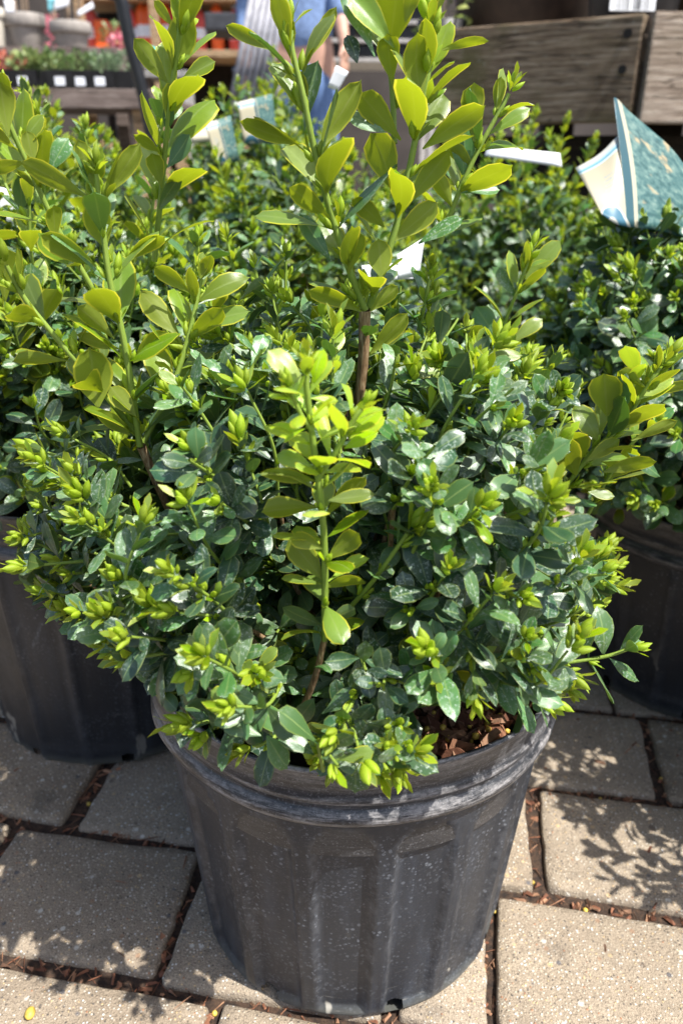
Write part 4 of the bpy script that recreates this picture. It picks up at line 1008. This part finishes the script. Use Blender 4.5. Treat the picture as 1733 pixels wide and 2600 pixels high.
# plant tags
def mat_tag_print():
    b = NB('printed_plant_tag'); g = b.n('UVMap'); x = b.n('SeparateXYZ'); b.set(x.inputs[0], g); u, v = x.outputs[0], x.outputs[1]
    pho = b.ramp(b.noise(g, 17, 6, .7), [(.30, (.018, .055, .055)), (.46, (.05, .13, .125)), (.60, (.15, .25, .22)), (.76, (.42, .46, .34))])
    pho = b.mix(b.smooth(b.noise(g, 7, 3), .58, .68), pho, (.42, .34, .20))
    cream = b.mix(b.noise(g, 3, 2), (.40, .365, .25), (.46, .42, .31))
    # lines of print too small to read
    ln = b.math('MULTIPLY', b.math('LESS_THAN', b.math('ABSOLUTE', b.math('SUBTRACT', b.math('FRACT', b.math('MULTIPLY', b.math('ADD', v, b.math('MULTIPLY', u, -.15)), 16.0)), .5)), .22),
                b.math('MULTIPLY', b.math('LESS_THAN', b.math('ABSOLUTE', b.math('SUBTRACT', v, .52)), .11), b.math('LESS_THAN', b.math('ABSOLUTE', b.math('SUBTRACT', u, .25)), .085)))
    mp = b.n('Mapping', {'Scale': (70, 16, 1)}); b.set(mp.inputs[0], g)
    cream = b.mix(b.math('MULTIPLY', ln, b.smooth(b.noise(mp.outputs[0], 1, 2), .40, .55)), cream, (.26, .32, .33))
    def band(f, c0, w): return b.math('LESS_THAN', b.math('ABSOLUTE', b.math('SUBTRACT', f, c0)), w)
    c = b.mix(b.math('GREATER_THAN', u, .50), cream, pho)
    uc = b.math('ADD', u, b.math('MULTIPLY', b.math('POWER', b.math('SUBTRACT', v, .45), 2.0), .10))
    c = b.mix(band(uc, .495, .055), c, (.48, .45, .33)); c = b.mix(band(uc, .495, .048), c, (.30, .30, .24)); c = b.mix(band(uc, .495, .044), c, (.48, .45, .33)); c = b.mix(band(uc, .495, .032), c, (.035, .10, .12))
    left = b.math('LESS_THAN', u, .47)
    for v0, w, col in ((.955, .05, (.52, .52, .46)), (.915, .018, (.35, .48, .52)), (.885, .014, (.10, .30, .40)), (.855, .010, (.45, .60, .62))):
        c = b.mix(b.math('MULTIPLY', left, band(v, v0, w)), c, col)
    cr = b.math('ADD', b.math('POWER', b.math('MULTIPLY', b.math('SUBTRACT', u, .24), 1.4), 2.0), b.math('POWER', b.math('SUBTRACT', v, -.12), 2.0))
    c = b.mix(b.math('LESS_THAN', cr, .125), c, (.52, .52, .46)); c = b.mix(b.math('LESS_THAN', cr, .105), c, (.06, .17, .24)); c = b.mix(b.math('LESS_THAN', cr, .035), c, (.52, .52, .46))
    p = b.bsdf(Base_Color=c, Roughness=.35); tr = b.n('BsdfTranslucent'); b.set(tr.inputs[0], c); ms = b.n('MixShader', {0: .22}); b.nt.links.new(p.outputs[0], ms.inputs[1]); b.nt.links.new(tr.outputs[0], ms.inputs[2])
    return b.done(ms)
M['tagp'] = mat_tag_print()
def sheet(name, top, bot, nr, mat, label, thick=.0007, group=None, us=(0, 1)):
    """curved card between two edge lines of 3-D points"""
    top = catmull(top, 5); bot = catmull(bot, 5); n = len(top); V, F, UV = [], [], []
    for s in (0, 1):
        for i in range(nr+1):
            for j in range(n):
                p = bot[j] + (top[j]-bot[j])*i/nr; V.append(p + np.array([0, s*thick, 0])); UV.append((float(np.interp(j/(n-1), np.linspace(0, 1, len(us)), us)), i/nr))
    off = (nr+1)*n
    for i in range(nr):
        for j in range(n-1):
            q = (i*n+j, i*n+j+1, (i+1)*n+j+1, (i+1)*n+j); F.append(q); F.append(tuple(a+off for a in q[::-1]))
    edge = [j for j in range(n)] + [i*n+n-1 for i in range(1, nr+1)] + [nr*n+j for j in range(n-2, -1, -1)] + [i*n for i in range(nr-1, 0, -1)]
    for a, b_ in zip(edge, edge[1:]+edge[:1]): F.append((b_, a, a+off, b_+off))
    c = np.mean(V, axis=0)
    me = bpy.data.meshes.new(name); me.from_pydata([tuple(v-c) for v in V], [], F); me.update()
    ul = me.uv_layers.new(name='UVMap')
    for lp in me.loops: ul.data[lp.index].uv = UV[lp.vertex_index]
    for p in me.polygons: p.use_smooth = len(p.vertices) == 4 and p.index < 2*nr*(n-1)
    o = link(name, me, mat, None, tuple(c)); tag(o, label, 'tag', group); return o
top = [(1321, 386, .785), (1372, 356, .79), (1408, 322, .795), (1424, 296, .80), (1409, 224, .815), (1447, 258, .815), (1500, 303, .815), (1545, 345, .815), (1600, 420, .815)]
bot = [(1381, 492, .735), (1398, 505, .735), (1415, 515, .735), (1432, 520, .738), (1446, 522, .742), (1475, 525, .75), (1510, 530, .76), (1550, 540, .77), (1600, 560, .78)]
sheet('plant_tag', [P(*q) for q in top], [P(*q) for q in bot], 14, M['tagp'], us=(0, .15, .30, .42, .47, .56, .70, .85, 1), label='large curled plant tag, cream and teal print, in the dark green shrub')
white = tint('white_card', (.80, .82, .86), .35, var=.04); teal = tint('teal_card', (.16, .42, .48), .4, var=.2)
def card(pix, Y, mat, label, bend=.02):
    (a, b_, c, d) = pix; ys = (Y, Y+bend*.5, Y+bend)
    def edge(p, q): return [P(p[0]+(q[0]-p[0])*t, p[1]+(q[1]-p[1])*t, y) for t, y in zip((0, .5, 1), ys)]
    return sheet('plant_tag', edge(a, b_), edge(d, c), 4, mat, label)
card(((1120, 335), (1285, 352), (1290, 384), (1112, 358)), 1.02, white, 'narrow white strip tag lying across the shrub before the table')
card(((912, 585), (975, 545), (962, 635), (912, 642)), .60, white, 'folded white card tag deep between the forked tall shoots')
card(((830, 610), (905, 605), (950, 640), (835, 648)), .61, white, 'white paper tag half hidden behind the woody fork')
card(((545, 235), (625, 215), (640, 330), (560, 330)), 1.12, M['tagp'], 'printed tag standing upright among the back shrubs', .05)
card(((470, 285), (530, 265), (550, 370), (500, 380)), 1.08, M['tagp'], 'crumpled teal printed tag on the back shrub', .03)
card(((430, 262), (485, 270), (500, 322), (440, 330)), 1.12, tint('cream_card', (.62, .58, .46), .45, var=.05), 'plain cream tag beside the printed ones')
card(((0, 430), (42, 440), (36, 520), (0, 520)), .80, white, 'white tag at the edge of the tall ribbed pot shrub', .02)
card(((772, 150), (800, 165), (775, 210), (752, 200)), .9, white, 'small white tag glimpsed between the tall forked shoots', .01)

# seedling bench
YB = 3.0
bench = empty('plant_bench', (P(250, 230, YB)[0], YB+.4, 0)); BB = np.array(bench.location); tag(bench, 'low grey wooden bench carrying bedding plants in black pots', 'bench')
bx0, bx1 = P(-260, 230, YB)[0], P(385, 230, YB)[0]; bz1, bz0 = P(200, 205, YB)[2], P(200, 250, YB)[2]
wbox('front_board', bx0, bx1, YB-.03, YB, bz0, bz1, M['wood3'], bench, .004, BB)
for k in range(5): wbox('slat', bx0, bx1, YB+.01+k*.16, YB+.15+k*.16, bz1-.045, bz1-.02, M['wood3'], bench, .003, BB)
for lx in (P(64, 260, YB)[0], bx0+.1, bx1-.1):
    for ly in (YB+.004, YB+.7): wbox('leg', lx-.025, lx+.025, ly, ly+.06, 0, bz1-.05, M['pine'], bench, .003, BB)
wbox('lower_shelf', bx0, bx1, YB+.05, YB+.75, .30, .325, M['darkwood'], bench, .003, BB)
fol_g = mat_foliage('bedding_green', (.10, .17, .05), (.24, .33, .12)); fol_r = mat_foliage('bedding_red', (.42, .09, .05), (.62, .24, .16)); fol_d = mat_foliage('bedding_grey_green', (.12, .19, .10), (.27, .36, .20)); fol_p = mat_foliage('pink_bloom', (.55, .10, .16), (.75, .30, .35)); fol_n = mat_foliage('needle_green', (.09, .16, .05), (.3, .36, .12))
small = [(-28, fol_r, 'coral red'), (22, fol_r, 'coral red'), (66, fol_n, 'feathery green'), (108, fol_n, 'feathery green'), (150, fol_g, 'yellow green'), (196, fol_g, 'yellow green'), (240, fol_d, 'grey green'), (286, fol_d, 'grey green')]
names_ = ['coral red bedding plant at the outer end of the bench', 'coral red bedding plant in labelled pot next to the feathery greens', 'feathery green plant in labelled pot beside the coral red one', 'feathery green plant in unlabelled pot on the bench',
          'yellow green plant in labelled pot on the bench', 'yellow green plant in labelled pot beside the grey green ones', 'grey green plant in labelled pot near the bent cart handle', 'grey green plant right behind the bent cart handle']
for k, (u, fm, cn) in enumerate(small):
    y = YB + .085 + (.01 if k % 2 else 0); x = P(u, 190, y)[0]; z0 = bz1 - .02; h = .080
    root = empty('bedding_plant', (x, y, z0)); tag(root, names_[k], 'plant', 'bedding plants on the bench')
    w = .050
    bm = bmesh.new()
    bmesh.ops.create_cone(bm, cap_ends=False, segments=4, radius1=w*1.15, radius2=w*1.414, depth=h, matrix=Matrix.Translation((0, 0, h/2)) @ Matrix.Rotation(math.pi/4, 4, 'Z'))
    link('pot', bm_mesh(bm, 'pot'), black, root)
    if k not in (3, 7): link('label', bm_mesh(box_bm(-.017, .017, -.0015, 0, -.013, .013, 0), 'label'), white, root, (0, -w*1.0-.003, h*.58))
    bush('foliage', (x, y, z0+h+.022), (.058, .05, .034), 150, .022 if fm is not fol_n else .028, fm, root, np.array([x, y, z0]), 500+k, .5)
# upper tier with grey pots
YU = 3.75
zsh = P(120, 118, YU)[2]
shelf = empty('upper_shelf', (P(150, 110, YU)[0], YU+.2, 0)); SB = np.array(shelf.location); tag(shelf, 'raised plank shelf behind the bedding plant bench', 'shelf')
wbox('board', P(-260, 118, YU)[0], P(290, 118, YU)[0], YU-.16, YU+.45, zsh-.03, zsh, M['wood3'], shelf, .003, SB)
for lx in (P(-200, 118, YU)[0], P(280, 118, YU)[0]):
    for ly in (YU-.1, YU+.38): wbox('leg', lx-.025, lx+.025, ly, ly+.05, 0, zsh-.03, M['wood3'], shelf, .003, SB)
grey = tint('grey_fibre_pot', (.27, .245, .22), .7, var=.12); cream = tint('cream_fibre_pot', (.60, .56, .48), .7, var=.08)
px_m = lambda n, Y: P(784+n, 300, Y)[0] - P(784, 300, Y)[0]
twig = tint('tan_twig', (.38, .28, .19), .8)
def twigs(root, base, n, h, seed, spread=.03):
    rr = np.random.default_rng(seed)
    for k in range(n):
        a = np.array([rr.normal(0, spread), rr.normal(0, spread), base]); e = a + np.array([rr.normal(0, .05), rr.normal(0, .03), h*rr.uniform(.7, 1.1)])
        link('cane', tube_mesh('cane', catmull([a, (a+e)/2+rr.normal(0, .006, 3), e], 3), rr.uniform(.0025, .005), 6), twig, root)
q = P(66, 115, YU); g1 = lathe_pot('grey_pot', 'grey pot with bare canes beside the cream planter', 'pot', q[0], YU, zsh, px_m(42, YU), P(66, 33, YU)[2]-zsh, grey, .36, .74); twigs(g1, P(66, 33, YU)[2]-zsh-.02, 6, .3, 1)
q = P(171, 115, YU); g2 = lathe_pot('grey_pot', 'grey pot with bare canes beside the orange cartons', 'pot', q[0], YU-.02, zsh, px_m(42, YU), P(66, 52, YU)[2]-zsh, grey, .42, .74); twigs(g2, P(66, 52, YU)[2]-zsh-.02, 9, .34, 2)
q = P(-14, 115, YU-.05); lathe_pot('cream_planter', 'tall cream planter beside the grey pots', 'planter', q[0], YU-.06, zsh-.0, px_m(33, YU), P(0, 24, YU)[2]-zsh, cream, .26, .82)
card(((10, 0), (32, 2), (34, 30), (14, 30)), YU-.25, white, 'pale tag hanging on canes of the first grey pot', .01)
card(((108, -8), (128, -6), (120, 30), (112, 26)), YU-.2, teal, 'blue tag hanging between the grey pots', .01)
card(((128, -8), (160, -10), (158, 14), (124, 24)), YU-.2, white, 'white tag hanging between the grey pots', .01)
card(((178, 26), (212, 4), (216, 18), (180, 38)), YU-.2, white, 'slanting white tag on canes of the second grey pot', .01)
def flower(u, v, Y, name, label, fm, rad, seed, n=90, L=.03):
    c = P(u, v, Y); root = empty(name, (c[0], Y, 0)); tag(root, label, 'flower'); b0 = np.array([c[0], Y, 0.])
    bush('bloom', c, rad, n, L, fm, root, b0, seed); link('stem', tube_mesh('stem', [c*[1, 1, 0], c*[1, 1, .5]+np.array([.01, 0, 0]), c], .006, 6), twig, root)
    return root
flower(120, 85, YU+.28, 'pink_flower', 'pink flowering plant glimpsed between the two grey pots', fol_p, (.03, .03, .09), 61)
flower(265, 88, YU+.5, 'leafy_plant', 'green leafy plant beside the orange cartons', fol_g, (.07, .05, .06), 62)
flower(277, 100, YU+.3, 'rosy_flower', 'small rosy flower behind the bent cart handle', fol_p, (.05, .04, .03), 63)
# pine rack with orange goods
YR = 5.0
rack = empty('pine_rack', (P(420, 80, YR)[0], YR+.2, 0)); RB = np.array(rack.location); tag(rack, 'pale pine shelving rack holding orange bottles', 'rack')
zr = P(400, 112, YR)[2]; zr2 = P(400, 2, YR)[2]
rx0, rx1 = P(180, 60, YR)[0], P(640, 60, YR)[0]
for z in (zr-.04, zr2, zr-.5): wbox('shelf_board', rx0, rx1, YR-.02, YR+.4, z, z+.035, M['pine'], rack, .003, RB)
for lx in (P(360, 60, YR)[0], rx0+.03, rx1-.03): wbox('post', lx-.022, lx+.022, YR-.07, YR-.025, 0, zr2+.5, M['pine'], rack, .003, RB)
wbox('back_panel', rx0, rx1, YR+.41, YR+.43, 0, zr2+.5, M['darkwood'], rack, .003, RB)
orange = tint('orange_plastic', (.80, .13, .025), .4, var=.15); red = tint('red_plastic', (.62, .08, .06), .4); clear = tint('grey_cap', (.35, .37, .42), .3)
def bottle(u, Y, z, w, h, mat, label, cap=True):
    x = P(u, 80, Y)[0]; root = empty('bottle', (x, Y, z)); tag(root, label, 'bottle', 'bottles on the pine rack')
    link('body', lathe_mesh('body', [(.001, 0), (w*.95, 0), (w, .006), (w, h*.68), (w*.85, h*.76), (w*.36, h*.84), (w*.36, h*.9), (.001, h*.9)], 20), mat, root)
    link('cap', lathe_mesh('cap', [(w*.42, h*.86), (w*.42, h), (.001, h)], 16), clear, root)
    link('band', lathe_mesh('band', [(w*1.01, h*.25), (w*1.015, h*.27), (w*1.015, h*.45), (w*1.01, h*.47)], 20), white, root)
for u, m, lb in ((213, red, 'red bottle at the outer end of the rack'), (303, red, 'red bottle beside the bent cart handle'), (330, orange, 'orange bottle next to the red one by the bent handle'), (346, orange, 'orange bottle touching the pine post'),
                 (385, orange, 'orange bottle past the pine post'), (402, red, 'red bottle between two orange ones'), (424, orange, 'orange bottle behind the tallest thin shoot'), (460, red, 'red bottle further along the rack'), (500, orange, 'orange bottle near the slatted chair'), (540, red, 'red bottle nearest the slatted chair')):
    bottle(u, YR+.1, zr-.005, .036, .27 if m is orange else .24, m, lb)
for k, (u, v0, v1, lb) in enumerate(((233, 45, 92, 'tall orange carton behind the second grey pot'), (262, 50, 80, 'red carton beside the tall orange carton'))):
    o = pbox('carton', u-12, v0, u+12, v1+22, YR-.01+.05, .06, orange if k == 0 else red, None, .004); tag(o, lb, 'carton', 'cartons on the rack')
tq = tint('turquoise_plastic', (.05, .50, .42), .4)
c = P(340, 150, 4.2); can = empty('watering_can', (c[0], 4.2, P(340, 166, 4.2)[2])); tag(can, 'turquoise watering can beside the bent cart handle', 'watering can')
link('body', lathe_mesh('body', [(.001, 0), (.06, 0), (.068, .01), (.066, .07), (.045, .10), (.02, .105)], 24), tq, can)
link('spout', tube_mesh('spout', catmull([(.05, 0, .03), (.11, 0, .06), (.15, 0, .11)], 4), np.linspace(.014, .009, 9), 8), tq, can)
link('handle', tube_mesh('handle', catmull([(-.06, 0, .02), (-.11, 0, .06), (-.07, 0, .12), (0, 0, .105)], 4), .007, 8), tq, can)
stand = empty('stand', (c[0]+.05, 4.2, 0)); tag(stand, 'plain grey pedestal under the turquoise can', 'stand')
stw = P(340, 166, 4.2)[2]
wbox('top', c[0]-.16, c[0]+.2, 4.08, 4.34, stw-.03, stw, tint('grey_stand', (.30, .29, .28), .6), stand, .003, np.array(stand.location))
for sx in (-.13, .17): wbox('leg', c[0]+sx-.02, c[0]+sx+.02, 4.1, 4.3, 0, stw-.03, M['grey_stand'], stand, .003, np.array(stand.location))
# black bent handle of a garden cart
YH = 2.3
hp = [P(u, v, YH) for u, v in ((205, -30), (245, -22), (275, -5), (287, 40), (298, 95), (312, 150), (326, 205), (345, 300))]
cart = empty('garden_cart', (hp[-1][0], YH, 0)); tag(cart, 'black garden cart with tall bent tube handle, before the bench', 'cart'); CB = np.array([hp[-1][0], YH, 0.])
hp.append(np.array([hp[-1][0]+.05, YH, .02]))
link('tube', tube_mesh('tube', catmull(hp, 6) - CB, .0165, 12), tint('black_tube', (.010, .010, .011), .35), cart)
wbox('deck', hp[-1][0]-.02, hp[-1][0]+.5, YH-.02, YH+.4, .16, .19, M['black_tube'], cart, .005, CB)
for sx in (.06, .42):
    for sy in (0.0, .38):
        w_ = link('wheel', lathe_mesh('wheel', [(.03, -.02), (.075, -.022), (.08, -.01), (.08, .01), (.075, .022), (.03, .02)], 20), M['black_tube'], cart, (sx, sy, .08)); w_.rotation_euler = (math.pi/2, 0, 0)
# grey slatted folding chair leaning
YC = 3.3
chair = empty('slatted_chair', (P(610, 100, YC)[0], YC, 0)); HB = np.array(chair.location); tag(chair, 'grey slatted garden chair leaning beside the person in blue', 'chair')
slat_m = tint('grey_slat', (.30, .30, .33), .5); dslat = tint('dark_grey_frame', (.08, .08, .09), .5)
for k in range(6):
    a = P(585+k*15, -40, YC); b_ = P(548+k*15, 150, YC); b2 = b_ + (b_-a)*.6
    link('slat', tube_mesh('slat', [a-HB, b2-HB], .011, 6), slat_m if k % 2 else slat_m, chair)
for v in (-25, 165):
    a = P(570 if v < 0 else 535, v, YC+.02); b_ = P(675 if v < 0 else 640, v, YC+.02); link('rail', tube_mesh('rail', [a-HB, b_-HB], .014, 8), dslat, chair)
for u in (545, 640):
    a = P(u, 160, YC+.03); link('leg', tube_mesh('leg', [a-HB, np.array([a[0]-.08, YC+.2, 0])-HB], .014, 8), dslat, chair)
pc = pbox('grey_bin', 470, 28, 560, 70, 4.3, .3, tint('charcoal_bin', (.05, .05, .055), .4), None, .01); tag(pc, 'charcoal plastic bin hanging on the rack frame', 'bin')
# wheeled nursery rack beyond the man
YN = 5.2
nr = empty('nursery_trolley', (P(770, 80, YN)[0], YN, 0)); NB_ = np.array(nr.location); tag(nr, 'tall metal nursery trolley with black trays, beyond the person in blue', 'trolley')
tx0, tx1 = P(728, 80, YN)[0], P(1000, 80, YN)[0]; steel = tint('pale_steel', (.40, .38, .36), .45)
for lx in (tx0, tx1):
    for ly in (YN, YN+.5): wbox('post', lx-.018, lx+.018, ly-.018, ly+.018, 0, 1.9, steel, nr, .003, NB_)
for v in (142, 98, 55, 10):
    z = P(770, v, YN)[2]; wbox('shelf', tx0, tx1, YN-.01, YN+.5, z, z+.02, steel, nr, .003, NB_)
    if v > 20:
        for k in range(3):
            w3 = (tx1-tx0-.05)/3; wbox('tray', tx0+.03+k*w3, tx0+.01+(k+1)*w3, YN+.01, YN+.45, z+.021, z+.085, black, nr, .006, NB_)
# far shop wall closes the view
wall = wbox('shop_wall', -7, 7, 7.6, 7.8, 0, 3.4, tint('shop_wall_dark', (.055, .045, .04), .8, scale=3), None, .0); tag(wall, 'dark shop wall behind the racks', 'wall')
c = P(1015, 60, 2.35); root = empty('potted_sapling', (c[0], 2.35, zt-.03)); tag(root, 'small pale green sapling at the far end of the weathered table', 'sapling')
bq = np.array([c[0], 2.35, zt-.03]); bush('crown', c + np.array([0, 0, .05]), (.07, .07, .13), 130, .032, mat_foliage('sapling_green', (.22, .30, .06), (.38, .42, .12)), root, bq, 90)
link('trunk', tube_mesh('trunk', [(0, 0, 0), (.004, 0, .1), (0, 0, .25)], .006, 6), twig, root)
link('pot', lathe_mesh('pot', [(.001, 0), (.05, 0), (.065, .10), (.060, .10), (.055, .08), (.001, .08)], 20), black, root)

# ------------------------------------------------------------------ the person in blue, far behind the shrubs
YP = 4.3
px0 = P(688, 60, YP)[0]
def skin_figure(name, verts, edges, rad, mat, parent, sub=2, root_i=0):
    me = bpy.data.meshes.new(name); me.from_pydata(verts, edges, []); me.update(); me.materials.append(mat)
    o = bpy.data.objects.new(name, me); COL.objects.link(o); o.parent = parent
    m = o.modifiers.new('skin', 'SKIN'); m.use_smooth_shade = True
    for i, sv in enumerate(me.skin_vertices[0].data):
        rr = rad[i]; sv.radius = (rr, rr) if not isinstance(rr, tuple) else rr; sv.use_root = i == root_i
    s = o.modifiers.new('sub', 'SUBSURF'); s.levels = sub; s.render_levels = sub
    return o
man = empty('person', (px0, YP, 0)); tag(man, 'person in blue shirt and jeans standing among the racks, arm hanging down', 'person')
skin = tint('skin', (.50, .29, .21), .5, var=.08); denim = tint('denim', (.10, .17, .33), .8, scale=120); shirt = tint('blue_shirt', (.16, .24, .42), .8, scale=60); hairm = tint('dark_hair', (.03, .02, .015), .6)
wr = P(789, 92, YP-.12) - np.array([px0, YP, 0]); el = P(776, 15, YP-.05) - np.array([px0, YP, 0])
body_v = [(0, 0, .98), (0, .01, 1.12), (0, .01, 1.30), (0, .02, 1.44), (0, .0, 1.53), (0, -.02, 1.62), (0, -.02, 1.74),
          (.19, .01, 1.42), tuple(el), tuple(wr), (-.19, .01, 1.42), (-.25, .04, 1.14), (-.26, -.05, .92),
          (.10, 0, .92), (.11, 0, .50), (.12, .03, .09), (.12, -.10, .04), (-.10, 0, .92), (-.11, .04, .50), (-.12, .06, .09), (-.12, -.06, .04), (0, -.115, 1.62)]
body_e = [(0, 1), (1, 2), (2, 3), (3, 4), (4, 5), (5, 6), (3, 7), (7, 8), (8, 9), (3, 10), (10, 11), (11, 12), (0, 13), (13, 14), (14, 15), (15, 16), (0, 17), (17, 18), (18, 19), (19, 20), (5, 21)]
rd = [(.15, .11), (.14, .10), (.16, .11), (.12, .09), .055, .085, .07, .06, .042, .028, .06, .042, .028, .085, .058, .042, .035, .085, .058, .042, .035, .014]
hv, he, hr = list(body_v), list(body_e), list(rd)
for wi, w0 in ((9, wr), (12, np.array(body_v[12]))):       # palm, four fingers and a thumb
    w0 = np.asarray(w0, float); pi_ = len(hv); palm = w0 + np.array([.004, -.006, -.055]); hv.append(tuple(palm)); he.append((wi, pi_)); hr.append((.030, .016))
    for f, (off, ln) in enumerate(((-.027, .062), (-.009, .072), (.009, .068), (.026, .054))):
        a = palm + np.array([off*.4, off*.8, -.028]); m_ = a + np.array([off*.15, off*.2-.004, -ln*.5]); e = m_ + np.array([-.006, .006, -ln*.45])
        i0 = len(hv); hv += [tuple(a), tuple(m_), tuple(e)]; hr += [.009, .0085, .0075]; he += [(pi_, i0), (i0, i0+1), (i0+1, i0+2)]
    a = palm + np.array([-.01, -.034, .012]); e = a + np.array([-.012, -.018, -.034]); i0 = len(hv); hv += [tuple(a), tuple(e)]; hr += [.010, .0085]; he += [(pi_, i0), (i0, i0+1)]
skin_figure('body', hv, he, hr, skin, man)
selbow = np.array(el)*.55 + wr*.45
skin_figure('shirt', [(0, 0, .95), (0, .01, 1.12), (0, .01, 1.30), (0, .02, 1.43), (.19, .01, 1.42), tuple(el), tuple(selbow), (-.19, .01, 1.42), (-.25, .04, 1.14), (-.255, .0, 1.03)],
            [(0, 1), (1, 2), (2, 3), (3, 4), (4, 5), (5, 6), (3, 7), (7, 8), (8, 9)], [(.175, .13), (.165, .125), (.185, .13), (.13, .105), .075, .060, .055, .075, .060, .055], shirt, man)
skin_figure('jeans', [(0, 0, 1.0), (0, 0, .93), (.10, 0, .88), (.11, 0, .50), (.12, .03, .10), (-.10, 0, .88), (-.11, .04, .50), (-.12, .06, .10)], [(0, 1), (1, 2), (2, 3), (3, 4), (1, 5), (5, 6), (6, 7)],
            [(.165, .125), (.165, .13), .105, .078, .066, .105, .078, .066], denim, man)
skin_figure('hair', [(0, .0, 1.66), (0, .0, 1.78), (0, .05, 1.66)], [(0, 1), (0, 2)], [.092, .082, .075], hairm, man)
for sx in (-1, 1):
    o = link('shoe', bm_mesh(box_bm(-.045, .045, -.16, .09, 0, .09, .03), 'shoe', True), black, man, (sx*.12, .03 if sx > 0 else .06, 0))
